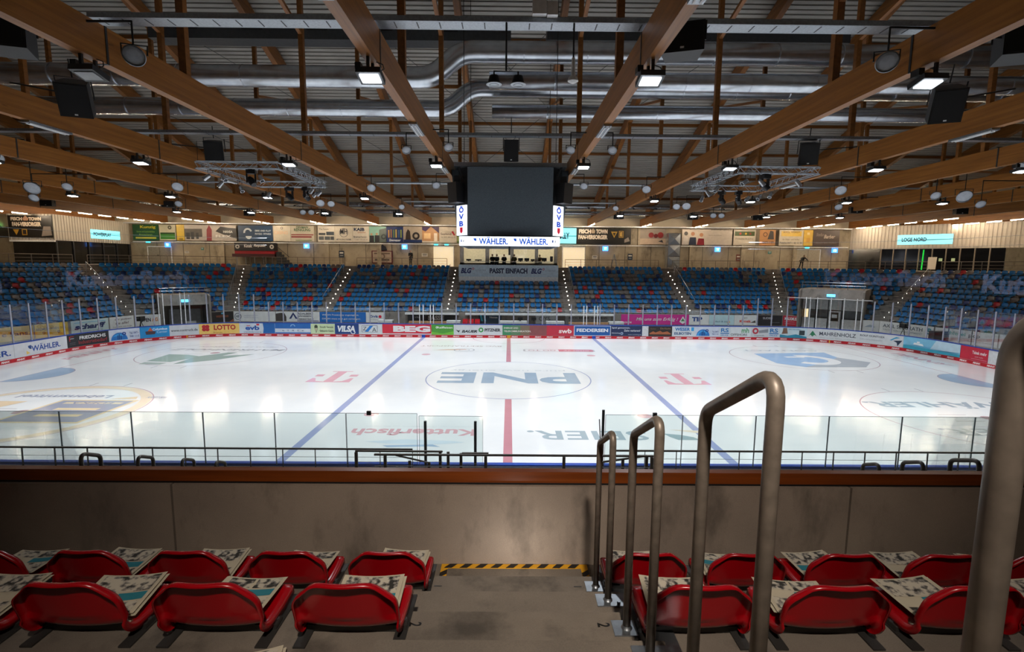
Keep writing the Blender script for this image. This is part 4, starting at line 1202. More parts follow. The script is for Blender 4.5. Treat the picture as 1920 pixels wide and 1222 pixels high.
# ---- big banners on the back wall
ZB, HB_ = 8.5, 1.78
UB = [
 (-43.0, -40.05, '#1c4a26', [('t', 'Kunzig', .6, .82, .6, .22, '#c8b830', .03), ('t', 'Garten und Landschaftsbau', .5, .55, .7, .1, '#9ab848'), ('r', .1, .9, .1, .2, '#c8c040'), ('t', 'Bremerhaven', .5, .36, .5, .1, '#9ab848')], 'dark green banner with yellow Kunzig lettering'),
 (-39.97, -38.1, '#b8b49c', [('r', .05, .95, .08, .5, '#3c7c2c'), ('r', .05, .95, .4, .5, '#22401c'), ('c', .65, .82, .22, '#4a4c3c', .08)], 'white banner with a tree and a lawn photo'),
 (-38.02, -37.13, '#c8a830', [('r', .3, .8, .06, .12, '#5c4c20')], 'narrow yellow banner left of the photo banner'),
 (-37.11, -31.2, '#a8a098', [('r', 0, .34, .25, .75, '#4c4844'), ('r', .03, .1, .1, .5, '#26262a'), ('r', .12, .18, .1, .55, '#26262a'), ('r', .22, .27, .12, .5, '#26262a'), ('p', [(.42, .0), (.52, 0), (.53, .7), (.48, 1), (.43, .7)], '#7c2c34'), ('p', [(.6, .6), (.7, .9), (1, .8), (1, .15), (.75, .4)], '#222224'), ('t', 'HANSA', .84, .58, .18, .16, '#d0d0cc', .02), ('t', 'FLEX', .75, .3, .3, .14, '#d8d8d4', .02)], 'long black and white photo banner with a red player'),
 (-31.01, -27.05, '#1c3a58', [('c', .28, .55, .5, '#b8c4cc', .3, .3, 3.3), ('c', .3, .32, .34, '#c8d0d4', 0, PI, 2 * PI), ('t', 'EBBE UND FLUT', .72, .66, .46, .11, '#c8d4dc', .01), ('t', 'PHYSIO  FITNESS', .72, .46, .46, .11, '#c8d4dc', .01)], 'navy banner with a white wave emblem'),
 (-26.99, -25.04, '#c8c0ae', [('t', 'CASINO', .45, .55, .8, .2, '#d8b08c', .02), ('c', .5, .84, .14, '#4c4a44', .08)], 'cream banner with pale orange wording'),
 (-25.02, -22.35, '#c4bcaa', [('t', 'DEHMAN', .5, .9, .5, .14, '#2c5c34', .03), ('t', 'REINIGUNG', .5, .74, .7, .17, '#2c5c34', .03), ('r', .02, .98, .4, .46, '#8c2c30'), ('r', .02, .9, .25, .34, '#8c2c30'), ('r', .2, .9, .06, .1, '#5c7c3c')], 'cream banner with green REINIGUNG lettering'),
 (-21.92, -19.98, '#c8c2b4', [('t', 'The Future', .36, .8, .56, .12, '#4c4c4c', .01), ('r', .5, .96, .42, .64, '#2c3640'), ('r', .05, .45, .42, .56, '#3c4044'), ('r', .4, .72, .12, .34, '#4c5458'), ('r', .05, .35, .12, .34, '#5c6064'), ('r', .74, .95, .12, .34, '#3c4044')], 'white banner with small grey product photos'),
 (-19.96, -17.96, '#c8c0b0', [('t', 'MH', .5, .66, .4, .34, '#3c3c44', .02), ('c', .5, .58, .5, '#4c4c54', .45), ('t', 'METALLBAU HARMS', .5, .16, .86, .1, '#5c5c60', .01)], 'cream banner with round MH monogram'),
 (-17.94, -16.07, '#c9c2b4', [('t', 'KAIB', .4, .8, .66, .2, '#20304c', .05), ('t', 'Gehäusebau', .55, .62, .5, .1, '#a8704c', .01), ('t', 'Bremerhaven', .45, .33, .8, .12, '#5c5c5c', .01), ('t', 'T 0471 97132 10', .5, .16, .8, .08, '#6c6c6c')], 'cream banner reading KAIB Bremerhaven'),
 (-16.05, -14.11, '#7ca89c', [('p', [(.55, 0), (1, 0), (1, .9), (.6, .8)], '#54605c'), ('c', .13, .5, .13, '#b08468'), ('c', .45, .52, .13, '#b08468'), ('r', .02, .28, 0, .42, '#2c2c30'), ('r', .32, .6, 0, .44, '#26262a'), ('c', .85, .35, .3, '#2c3434', .15)], 'turquoise photo banner with two people and a wheel'),
 (-14.09, -12.16, '#12285c'  , [('r', .1, .18, .3, .78, '#b8843c'), ('r', .24, .32, .3, .82, '#8c5c2c'), ('r', .4, .48, .3, .8, '#50703c'), ('r', .54, .62, .3, .82, '#b89c54'), ('r', .7, .78, .3, .78, '#3c5c8c'), ('r', .84, .91, .3, .8, '#8c9c3c'), ('t', 'Süverwasser', .5, .14, .7, .16, '#d4dce4', .02, .3)], 'navy banner with a row of beer bottles'),
 (-12.14, -10.02, '#a89c8c', [('r', 0, 1, 0, .18, '#182c58'), ('p', [(.1, .18), (.4, .18), (.36, .7), (.24, .85), (.14, .6)], '#30261f'), ('c', .68, .42, .42, '#1c1a1a', .2)], 'photo banner with a person and a big tyre'),
 (-10.0, -8.06, '#b0845c', [('r', 0, 1, 0, .1, '#c8bfb0'), ('p', [(0, 1), (.5, 1), (.2, .7), (0, .8)], '#3c2c50'), ('p', [(.55, 1), (1, 1), (1, .6)], '#3c2c50'), ('r', .1, .5, .25, .6, '#d8b888'), ('r', .7, .9, .1, .6, '#dcd0c0')], 'warm interior photo banner with purple corners'),
 (-8.04, -6.05, '#c8bfb0', [('t', 'Seeland', .38, .56, .62, .14, '#5c4c44', .01), ('p', [(.7, .7), (.85, .45), (.92, .5), (.8, .75)], '#a01c2c'), ('t', 'Tel. 0471 48 212 29', .5, .36, .86, .09, '#6c645c')], 'cream banner reading Seeland'),
 (-6.03, -5.6, '#4c6434', [('r', .1, .9, .1, .4, '#8c9c5c')], 'narrow green banner behind the scoreboard'),
 (7.7, 13.96, '#16140f', [('t', 'FISCH', .15, .8, .22, .28, '#d8ccbc', .06), ('t', 'TOWN', .46, .8, .21, .28, '#d8ccbc', .06), ('t', 'FAN-VERSORGER', .3, .44, .54, .28, '#d8ccbc', .06), ('p', [(.27, .68), (.33, .68), (.34, .85), (.3, 1.0), (.26, .85)], '#a08c74'), ('p', [(.63, .8), (.75, .8), (.69, .4)], '#b08c34'), ('p', [(.66, .72), (.72, .72), (.69, .52)], '#2c241c'), ('r', .775, .86, .42, .84, '#b08c34'), ('r', .785, .85, .46, .8, '#1c2430'), ('t', 'E', .818, .63, .045, .26, '#c8a44c', .06), ('p', [(.88, .1), (.98, .2), (.95, .45), (.88, .3)], '#8c8078')], 'black FISCHTOWN FAN-VERSORGER banner right of the scoreboard'),
 (15.01, 18.0, '#8c8278', [('r', 0, 1, 0, .38, '#b8a490'), ('c', .42, .6, .3, '#7c2c2c'), ('c', .78, .6, .34, '#8c2c2c'), ('c', .6, .55, .24, '#6c2424'), ('p', [(.7, .2), (.85, .3), (.9, .12)], '#2c2c34')], 'banner with red boats left of the photo of two men'),
 (19.8, 25.6, '#b8ada0', [('p', [(0, 0), (.13, 0), (.12, .5), (.05, .55)], '#c4bcb4'), ('c', .08, .72, .22, '#26221f'), ('p', [(.14, 0), (.29, 0), (.28, .48), (.16, .48)], '#20283c'), ('c', .215, .7, .22, '#a8785c'), ('p', [(.3, 0), (.45, 0), (.44, .4), (.33, .42)], '#7c1c28'), ('c', .385, .64, .22, '#a87858'), ('t', 'KRONENBERG', .78, .96, .4, .06, '#3c3a38'), ('t', 'Bahnfahren, die uns verbindet.', .66, .62, .26, .08, '#70685f')], 'long banner with portraits of three men'),
 (25.75, 28.3, '#b4ab9c', [('r', .05, .95, .6, .88, '#3c4a24'), ('c', .3, .74, .12, '#b0342c'), ('c', .55, .74, .12, '#b08c2c'), ('c', .75, .74, .12, '#7c2c24'), ('t', 'Frische Küche', .5, .42, .8, .1, '#6c6458')], 'white banner with a strip of vegetables'),
 (28.75, 30.6, '#b88454', [('c', .35, .7, .25, '#4c2c1c', .18), ('p', [(.5, .4), (.9, .4), (.85, .9), (.65, .95)], '#2c2420'), ('t', '0471 / 89', .55, .2, .7, .14, '#4c2c1c', .02)], 'orange tan banner with a small portrait'),
 (31.0, 33.8, '#bab09c', [('r', .08, .92, .6, .92, '#c8a440'), ('t', 'AXEL VOIGT', .5, .86, .7, .1, '#5c4c2c', .02), ('t', 'ihr Maler und Helfer', .5, .4, .7, .1, '#5c4c3c'), ('t', 'Telefon 0471 / 80 32 44', .5, .18, .92, .12, '#4c443c', .01)], 'white banner with a yellow rounded plate and phone number'),
 (33.84, 34.9, '#c8a23c', [('r', .35, .65, .7, .85, '#d8c48c'), ('r', .3, .7, .2, .5, '#b88c34')], 'narrow yellow banner left of the brown barber banner'),
 (34.95, 37.97, '#3c2a24', [('t', 'Stefan', .25, .72, .3, .2, '#8c7c70', .01, .3), ('t', 'Barber', .62, .6, .44, .24, '#c8b8a8', .02, .3), ('t', 'Salon am Hafen', .5, .2, .8, .08, '#8c7c70')], 'dark brown banner reading Barber'),
]
for a, b, bg, it, lab in UB:
    board_panel('wall_banner', flat(a, YW - .36, ZB), b - a - .02, HB_, bg, it, lab, 'banner', 'banners on the back wall')
def led(name, f, W_, H_, word, lab, frac=.5):
    o_ = board_panel(name, f, W_, H_, '#8fe0ee', [('r', 0, 1, .45, .52, '#5cc4d8'), ('t', word, .08 + frac / 2, .5, frac, .42, '#123c54', .04)], lab, 'sign', em=0.0, thick=.1, bgmat=emit('led_' + word.split()[0].lower(), '#86e4f2', 1.0))
    return o_
led('led_sign', flat(5.2, YW - .38, 8.55), 2.45, 1.72, 'BULLY', 'lit turquoise sign reading BULLY beside the scoreboard', .6)

# ---- lounge boxes
def box_room(side, pts, z0, z1, lab):
    root = empty('lounge_box', (pts[1][0], pts[1][1], 5.8), label=lab, cat='lounge box')
    bx_, by_ = pts[1]
    mb = MB()
    for (xa, ya), (xb, yb) in zip(pts, pts[1:]):
        a_, b_ = Vector((xa - bx_, ya - by_)), Vector((xb - bx_, yb - by_))
        L = (b_ - a_).length
        n_ = int(L / .32)
        d_ = (b_ - a_).normalized()
        nn = Vector((d_.y, -d_.x))
        prof = []
        for i in range(n_):
            t0, t1 = L * i / n_, L * (i + 1) / n_
            w_ = (t1 - t0)
            prof += [a_ + d_ * t0, a_ + d_ * (t0 + w_ * .62), a_ + d_ * (t0 + w_ * .7) - nn * .06, a_ + d_ * (t0 + w_ * .92) - nn * .06]
        prof.append(b_)
        o_ = len(mb.v)
        for p in prof:
            mb.v += [(p.x, p.y, z0 - 5.8), (p.x, p.y, z1 - 5.8)]
        for i in range(len(prof) - 1):
            k_ = o_ + 2 * i
            mb.f.append((k_, k_ + 2, k_ + 3, k_ + 1))
    mb.build('ribbed_facade', MT['clad'], root)
    return root
LP = [(-47.6, 22.1), (-43.3, 22.1), (-43.6, YW - .1)]
RP = [(39.4, YW - .1), (41.0, 29.4), (47.8, 22.1), (52, 18)]
lb = box_room('left', LP, 8.05, 10.5, 'ribbed pale lounge facade with dark windows below, left end')
rb = box_room('right', RP, 8.1, 10.6, 'ribbed pale lounge facade with glazed front below, right end')
o_ = lb.location
MB().box(-4.3, -.2, .35, .5, 0, 2.25).build('dark_glazing', MT['darkglass'], lb)
MB().box(-.35, -.2, .3, 10.1, 0, 2.25).build('dark_glazing', MT['darkglass'], lb)
for i in range(6):
    y = .3 + i * 1.9
    MB().box(-.2, -.1, y, y + .1, 0, 2.25).build('window_mullion', MT['darkmetal'], lb)
MB().box(-4.3, 0, 0, .1, 2.1, 2.25).build('lower_edge', MT['white'], lb)
dd = (Vector(RP[2]) - Vector(RP[1])).normalized()
L_ = (Vector(RP[2]) - Vector(RP[1])).length
nn_ = Vector((-dd.y, dd.x))
for i in range(9):
    a_ = dd * (L_ * i / 9) + nn_ * .12
    b_ = dd * (L_ * (i + 1) / 9) + nn_ * .12
    MB().bar((a_.x, a_.y, 1.15), (b_.x, b_.y, 1.15), .04, 2.3).build('dark_glazing', MT['darkglass'], rb)
    MB().cyl((a_.x, a_.y, 0), (a_.x, a_.y, 2.3), .07, 6).build('window_mullion', MT['rail'], rb)
MB().bar((-1.6, 2.9, 1.15), (0, 0.1, 1.15), .04, 2.3).build('dark_glazing', MT['darkglass'], rb)
a_ = dd * (L_ * .37) - nn_ * .02
MB().bar((a_.x, a_.y, .1), (a_.x + .05, a_.y, 2.2), .06, .1).build('light_strip', emit('green_strip', '#1cc040', .8), rb, label='green glowing strip')
for t_, z_ in ((.52, .75), (.62, .75)):
    a_ = dd * (L_ * t_) - nn_ * .0
    MB().box(a_.x - .2, a_.x + .2, a_.y - .02, a_.y + .02, 1.0, 1.3).build('picture', emit('picture_glow%d' % int(t_ * 100), '#a8b488', .4), rb)
led('led_sign', along((-43.42, 26.6), (-43.5, 30.7), 8.45, .02), 4.1, .92, 'POWERPLAY', 'lit turquoise sign reading POWERPLAY on the left facade', .6)
pa, pc = Vector(RP[1]) + dd * (L_ * .14), Vector(RP[1]) + dd * (L_ * .60)
led('led_sign', along(pa, pc, 8.55, .04), (pc - pa).length, 1.02, 'LOGE NORD', 'lit turquoise sign reading LOGE NORD on the right facade', .46)
FT = [('t', 'FISCH', .2, .84, .26, .16, '#cfc0ac', .06), ('t', 'TOWN', .62, .84, .28, .16, '#cfc0ac', .06), ('t', 'FAN-VERSORGER', .42, .6, .66, .2, '#cfc0ac', .06), ('p', [(.36, .76), (.46, .76), (.48, .86), (.41, .99), (.34, .86)], '#a07c64'), ('p', [(.1, .36), (.24, .36), (.17, .1)], '#a8802c'), ('r', .3, .42, .1, .38, '#a8802c'), ('r', .32, .4, .14, .34, '#2c2420'), ('p', [(.74, .05), (.98, .1), (.96, .5), (.8, .5)], '#8c8078')]
board_panel('wall_banner', flat(-47.5, 22.05, 8.3), 4.15, 2.05, '#14110e', FT, 'black FISCHTOWN FAN-VERSORGER banner at the far left', 'banner', 'banners on the back wall')
MB().box(-52, -47.9, 23.5, 23.7, 5.8, 10.6).build('wall_left_end', MT['concwall'], kind='structure')
board_panel('wall_banner', flat(-51.8, 23.45, 8.3), 3.7, 2.0, '#a89c88', [('r', 0, 1, 0, .45, '#241f1c'), ('p', [(.05, .3), (.45, .95), (.72, .3)], '#2c2824'), ('p', [(.5, .4), (1, .65), (1, .3)], '#3a342e')], 'photo banner with dark mountains at the left edge', 'banner', 'banners on the back wall')
exit_box(-47.9, 9.6, .01, .01, '#40b8c8', 'x') if 0 else None
MB().box(-50.2, -49.5, 23.2, 23.3, 9.4, 9.65).build('lit_sign', emit('green_exit', '#8cf08c', 2.0), None, label='small green exit sign on the far left wall banner', cat='sign')
MB().box(47.9, 52, 18.9, 19.1, 5.8, 10.6).build('wall_right_end', MT['concwall'], kind='structure')
board_panel('wall_banner', flat(47.2, 18.7, 8.6), 3.2, 1.9, '#b0a490', [('p', [(.0, .2), (1, .2), (1, .95), (.6, .9), (.2, .65)], '#26221f'), ('r', 0, 1, .0, .08, '#8c8478')], 'photo banner of a dark ship at the right edge', 'banner', 'banners on the back wall')
# leaning white board in front of right lounge
MB().bar((43.3, 25.2, 5.95), (43.6, 25.5, 7.2), .7, .05).build('leaning_panel', MT['clad'], None, label='pale panel leaning at the railing before the right lounge', cat='panel')

# ---- concourse railings
def railing(p, q, lab, z=5.8, h=.88, mid=2):
    p, q = Vector(p), Vector(q)
    L = (q - p).length
    d = (q - p) / L
    root = empty('concourse_railing', (p.x, p.y, z), label=lab, cat='railing')
    e = d * L
    MB().tube([(0, 0, h), (e.x, e.y, h)], .03, 6).build('top_rail', MT['rail'], root)
    for j in range(mid):
        zz = h * (j + 1) / (mid + 1)
        MB().tube([(0, 0, zz), (e.x, e.y, zz)], .012, 5).build('wire', MT['rail'], root)
    n_ = max(1, round(L / 1.6))
    for i in range(n_ + 1):
        c_ = d * (L * i / n_)
        MB().cyl((c_.x, c_.y, 0), (c_.x, c_.y, h), .028, 6).build('post', MT['rail'], root)
for a, b, lab in ((-28.2, -17.9, 'steel railing on the concourse behind the block below the fan stall'), (-16.6, -6.8, 'steel railing on the concourse left of the press box'), (6.1, 16.3, 'steel railing on the concourse right of the press box'), (17.8, 27.3, 'steel railing on the concourse behind the vegetable banner')):
    railing((a, 28.8), (b, 28.8), lab)
railing((P[1].x - .4, P[1].y + .6), (-29.6, 28.6), 'steel railing above the left player tunnel block')
railing((29.4, 28.9), (P[4].x + .4, P[4].y + .6), 'steel railing above the right player tunnel block')
railing((P[0].x - .5, P[0].y), (P[1].x - 1.0, P[1].y - .3), 'steel railing above the left end block')
railing((P[4].x + 1.0, P[4].y - .3), (P[5].x + .5, P[5].y), 'steel railing above the right end block')

# ================================================================== ROOF
def zlow(y): return 21.0 - .33 * abs(y)
BX = [-51 + 6 * i for i in range(18)]
BN = {3: 'innermost', 9: 'second from the middle', 15: 'third from the middle', 21: 'fourth from the middle', 27: 'fifth from the middle', 33: 'sixth from the middle', 39: 'seventh from the middle', 45: 'eighth from the middle', 51: 'outermost'}
for X in BX:
    side = 'left' if X < 0 else 'right'
    root = empty('roof_truss', (X, 0, 10.5), label='brown glulam roof truss on the %s side, %s' % (side, BN[abs(X)]), cat='roof truss')
    w = .12
    MB().box(-w, w, -32, 32, 0, .78).build('bottom_chord', MT['beam'], root)
    for e in (-1, 1):
        y0, y1 = .05 * e, 29.5 * e
        MB().add([(x, y, z) for x in (-.17, .17) for y, z in ((y0, zlow(y0) - 10.55), (y1, zlow(y1) - 10.55), (y1, zlow(y1) - 9.65), (y0, zlow(y0) - 9.65))],
                 [(3, 2, 1, 0), (4, 5, 6, 7), (0, 1, 5, 4), (1, 2, 6, 5), (2, 3, 7, 6), (3, 0, 4, 7)]).build('rafter', MT['beam2'], root)
        for yy in (4.2, 12.6, 21.0):
            MB().box(-.1, .1, e * yy - .1, e * yy + .1, .78, zlow(yy) - 10.5 + .05).build('post', MT['beam2'], root)
        MB().bar((0, e * 12.6, 2.9), (0, e * 19.3, zlow(19.3) - 10.4), .14, .16, (1, 0, 0)).build('brace', MT['beam2'], root)
        MB().bar((0, e * 4.2, 5.4), (0, e * 11.0, zlow(11.0) - 10.4), .14, .16, (1, 0, 0)).build('brace', MT['beam2'], root)
    # steel hangers wrapped over the chord
    for yy in (-15.6, -5.0, 6.6, 16.0):
        MB().box(-w - .012, w + .012, yy - .03, yy + .03, -.012, .79).build('steel_strap', MT['darkmetal'], root)
for i, yy in enumerate([2.1 + 4.2 * k for k in range(7)]):
    for e in (-1, 1):
        z = zlow(yy) + .85
        MB().box(-51.8, 51.8, e * yy - .05, e * yy + .05, z + .08, z + .3).build('purlin', MT['purlin'], None,
            label='timber purlin under the roof deck, %s from the ridge on the %s slope' % (ORD[i], 'far' if e > 0 else 'near'), cat='purlin')
# folded metal deck
prof = []
y = -33.0
while y < 33.0:
    for dy, dz in ((0, 0), (.225, 0), (.235, .15), (.32, .15)):
        yy = y + dy
        prof.append((yy, zlow(yy) + 1.15 + dz))
    y += .33
mb = MB()
for yy, z in prof:
    mb.v += [(-52, yy, z), (52, yy, z)]
for i in range(len(prof) - 1):
    mb.f.append((2 * i, 2 * i + 1, 2 * i + 3, 2 * i + 2))
MT['deck'] = simple('roof_deck_metal', '#96928b', .55, 0, .08, .7)
mb.build('ceiling', MT['deck'], kind='structure')
mb = MB()
for e in (-1, 1):
    mb.quad((e * 52, -33, 11), (e * 52, 0, 11), (e * 52, 0, 22.4), (e * 52, -33, 11.4))
    mb.quad((e * 52, 33, 11), (e * 52, 0, 11), (e * 52, 0, 22.4), (e * 52, 33, 11.4))
mb.build('wall_gable', MT['conc'], kind='structure')
# sway rods
n = 0
for X in BX[4:14]:
    for ya, yb in ((-12.6, -4.2), (4.2, 12.6), (12.6, 21.0)):
        sg = 1 if X < 0 else -1
        if n % 2 == 0 or abs(X) < 10:
            MB().tube([(X, ya, zlow(ya) + .8), (X + 6 * sg, yb, zlow(yb) + .8)], .018, 5).build('bracing_rod', MT['darkmetal'], None,
                label='thin dark bracing rod, %s bay, from the %s truss %s' % ({-12.6: 'near', 4.2: 'middle', 12.6: 'far'}[ya], 'left' if X < 0 else 'right', BN[abs(X)]), cat='rod')
        n += 1

# ---- ducts
def duct(name, pts, r, lab, nozzles=0):
    root = empty(name, pts[0], label=lab, cat='duct')
    p0 = Vector(pts[0])
    loc = [Vector(p) - p0 for p in pts]
    path = [loc[0]]
    for i in range(1, len(loc) - 1):       # mitred elbows made of segments
        a, b, c = loc[i - 1], loc[i], loc[i + 1]
        d1, d2 = (a - b).normalized(), (c - b).normalized()
        k = r * 1.3
        for t in (0, .25, .5, .75, 1):
            path.append((b + d1 * k) * (1 - t) ** 2 + b * 2 * t * (1 - t) + (b + d2 * k) * t ** 2)
    path.append(loc[-1])
    MB().tube(path, r, 24).build('duct_pipe', MT['duct'], root, smooth=True)
    for a, b in zip(loc, loc[1:]):
        L = (b - a).length
        if L < 3: continue
        m = int(L / 3)
        for i in range(1, m):
            c = a + (b - a) * (i / m)
            d = (b - a).normalized()
            MB().cyl(c - d * .025, c + d * .025, r + .012, 24).build('seam_ring', MT['duct'], root)
    for c in loc[1:-1]:
        pass
    for i in range(nozzles):
        c = loc[0] + (loc[-1] - loc[0]) * ((i + .5) / nozzles)
        MB().cyl(c + Vector((0, -r * .7, -r * .5)), c + Vector((0, -r * 1.25, -r * .8)), .09, 10).build('nozzle', MT['darkmetal'], root)
    return root
duct('ventilation_duct', [(-46, -1.6, 15.05), (-3.75, -1.6, 15.05), (-2.4, -1.6, 16.25), (46, -1.6, 16.25)], .5, 'round silver duct crossing the roof, nearest, stepping up left of the middle')
duct('ventilation_duct', [(-46, 3.1, 14.95), (-3.55, 3.1, 14.95), (-2.25, 3.1, 16.1), (46, 3.1, 16.1)], .47, 'round silver duct crossing the roof behind the nearest one, stepping up')
duct('ventilation_duct', [(-1.02, -1.6, 14.95), (46, -1.6, 14.95)], .42, 'round silver duct starting in mid air right of the middle, upper one')
duct('ventilation_duct', [(-1.04, 3.1, 14.85), (46, 3.1, 14.85)], .38, 'round silver duct starting in mid air right of the middle, lower one')
duct('ventilation_duct', [(-46, 26, 12.05), (46, 26, 12.05)], .27, 'thin silver duct with nozzles near the back wall, upper one', 40)
duct('ventilation_duct', [(-46, 26.4, 11.42), (46, 26.4, 11.42)], .22, 'thin silver duct near the back wall, lower one')
rd = empty('rectangular_duct', (-19, 1.5, 17.8), label='dark rectangular duct high under the roof on the left', cat='duct')
MB().box(0, 19, -.5, .5, 0, .95).build('duct_body', simple('dark_sheet', '#4c5054', .5, .5), rd)
for i in range(5):
    MB().box(1.5 + i * 3.4, 2.6 + i * 3.4, -.52, -.5, .45, .65).build('grille', MT['dark'], rd)
rd = empty('rectangular_duct', (1.9, 1.5, 17.9), label='dark rectangular duct high under the roof on the right', cat='duct')
MB().box(0, 16, -.5, .5, 0, .8).build('duct_body', simple('dark_sheet_right', '#4c5054', .5, .5), rd)

# ---- cable trays and pipes across the trusses
def tray(y, z, w, x0, x1, lab, step=.5):
    root = empty('cable_tray', (x0, y, z), label=lab, cat='cable tray')
    L = x1 - x0
    mb = MB()
    mb.box(0, L, -w / 2, w / 2, 0, .01)
    mb.build('tray_base', MT['galv'], root)
    for e in (-1, 1):
        MB().box(0, L, e * w / 2 - .01, e * w / 2 + .01, 0, .11).build('tray_side', MT['galv'], root)
    sl = MB()
    k = int(L / step)
    for i in range(k):
        sl.box(i * step + .2, i * step + .225, -w * .35, w * .35, -.006, -.001)
    o_ = sl.build('slots', MT['dark'], root, kind='stuff')
    return root
tray(-15.33, 11.5, .42, -9.3, 9.6, 'wide galvanised cable tray crossing the top of the view')
tray(-5.0, 11.55, .34, -40, 40, 'galvanised cable tray crossing above the scoreboard', 1.0)
for x0, x1, s_ in ((-8.8, -3.2, 'left'), (3.2, 8.8, 'right')):
    MB().tube([(x0, 6.7, 11.35), (x1, 6.7, 11.35)], .07, 10).build('lamp_pipe', MT['galv'], None, label='pale pipe between the inner trusses, %s of the scoreboard' % s_, cat='pipe')
    MB().tube([(x0, 16.0, 11.25), (x1, 16.0, 11.25)], .06, 10).build('lamp_pipe', MT['galv'], None, label='pale pipe further back, %s of the scoreboard' % s_, cat='pipe')
for x0, x1, s_ in ((-20.8, -15.2, 'left'), (15.2, 20.8, 'right'), (-26.8, -21.2, 'outer left'), (21.2, 26.8, 'outer right')):
    MB().tube([(x0, 6.7, 11.3), (x1, 6.7, 11.3)], .06, 8).build('lamp_pipe', MT['galv'], None, label='pale pipe between the %s side trusses' % s_, cat='pipe')
# tray fittings
jb = empty('junction_box', (.72, -15.6, 11.6), label='white junction box on the cable tray at the top', cat='junction box')
MB().box(-.25, .05, -.12, .12, 0, .3).build('box', MT['white'], jb)
MB().box(.07, .3, -.12, .12, -.02, .26).build('box', MT['white'], jb)
hl = empty('hanging_lamp', (-.1, -15.5, 11.5), label='black T-shaped pendant with two domed lamps under the tray', cat='lamp')
MB().cyl((0, 0, 0), (0, 0, -1.02), .022, 8).build('rod', MT['dark'], hl)
MB().tube([(-.27, 0, -1.12), (-.27, 0, -1.02), (.27, 0, -1.02), (.27, 0, -1.12)], .02, 8).build('cross_bar', MT['dark'], hl)
for x in (-.27, .27):
    d_ = MB().lathe([(0, .0001), (0, .1), (-.1, .13), (-.17, .14), (-.2, .1)], (x, 0, -1.12), (0, 0, 1), 20).build('lamp_dome', MT['dark'], hl)
    MB().lathe([(-.16, .14), (-.18, .175), (-.19, .175), (-.2, .0001)], (x, 0, -1.12), (0, 0, 1), 24).build('shade_rim', MT['galv'], d_)
pl = empty('pendant_sensor', (1.4, -15.5, 11.5), label='white cone shaped pendant on a black rod under the tray', cat='pendant')
MB().cyl((0, 0, .02), (0, 0, -.75), .02, 8).build('rod', MT['dark'], pl)
MB().lathe([(0, .035), (-.22, .045), (-.4, .05), (-.42, .1), (-.5, .12), (-.54, .05), (-.54, .0001)], (0, 0, -.72), (0, 0, 1), 16).build('sensor_head', MT['white'], pl)

# ---- high-bay lamps
rown = {-16.0: 'nearest', -6.0: 'second', 5.0: 'third', 15.0: 'furthest'}
glow = emit('high_bay_glow', '#eaf3ff', 30.0)
off = simple('high_bay_off', '#8a8d90', .3)
for X in HB_X:
    for Y in HB_Y:
        lit = not (X == -9 and Y == -16)
        side = 'left' if X < 0 else 'right'
        r_ = empty('high_bay_lamp', (X, Y, 10.5), label='%s high-bay lamp under the %s truss %s, %s row' % ('lit square' if lit else 'unlit square', side, BN[abs(X)], rown[Y]), cat='lamp', group='high-bay lamps over the ice')
        hb_ = MB().box(-.26, .26, -.24, .24, -.06, .06).build('housing', MT['darkmetal'], r_)
        hb_.location = (0, 0, -.32)
        hb_.rotation_euler = (math.radians(-12 if Y < -10 else -6), 0, 0)
        MB().box(-.03, .03, -.22, -.16, -.24, 0).box(-.03, .03, .16, .22, -.24, 0).build('bracket', MT['darkmetal'], r_)
        MB().box(-.2, .2, -.15, .15, -.075, -.06).build('light_panel', glow if lit else off, hb_)
        MB().box(-.3, -.18, -.12, .12, -.22, -.08).build('ballast', MT['dark'], r_)
        MB().tube([(.18, 0, -.24), (.28, .05, -.16), (.24, .1, -.05), (.1, .1, 0)], .012, 5).build('cable', MT['dark'], r_)
        if lit:
            l = bpy.data.lights.new('high_bay_light', 'AREA')
            l.shape = 'RECTANGLE'; l.size = .44; l.size_y = .32
            l.energy = LAMP_W * (1.0 if abs(X) < 14 else .85 if abs(X) < 20 else .8 if abs(X) < 25 else .62)
            l.spread = math.radians(125)
            l.color = (.93, .97, 1.0)
            o_ = bpy.data.objects.new('high_bay_light', l)
            C.objects.link(o_)
            o_.parent = r_
            o_.location = (0, 0, -.44)
# unlit twin fluorescent fittings under the trusses
for i, (X, Y, L) in enumerate([(-3, -11.2, 1.5), (3, -11.2, 1.5), (-3, -4.0, 1.5), (3, -4.0, 1.5), (-3, -20.15, 1.5), (3, -20.15, 1.5), (-15, -11.0, 1.6), (15, -11.2, 1.6), (-15, -.2, 1.6), (15, -.2, 1.6)]):
    f_ = empty('batten_fitting', (X, Y, 10.5), label='unlit batten fitting under the %s truss %s, %s' % ('left' if X < 0 else 'right', BN[abs(X)], {-11.2: 'middle one', -4.0: 'by the scoreboard', -20.15: 'at top of picture', -11.0: 'near one', -.2: 'far one'}[Y]), cat='lamp')
    MB().box(-.13, .13, 0, L, -.07, -.005).build('housing', MT['galv'], f_)
    for e in (-.06, .06):
        MB().cyl((e, .08, -.085), (e, L - .08, -.085), .018, 8).build('tube', MT['white'], f_)
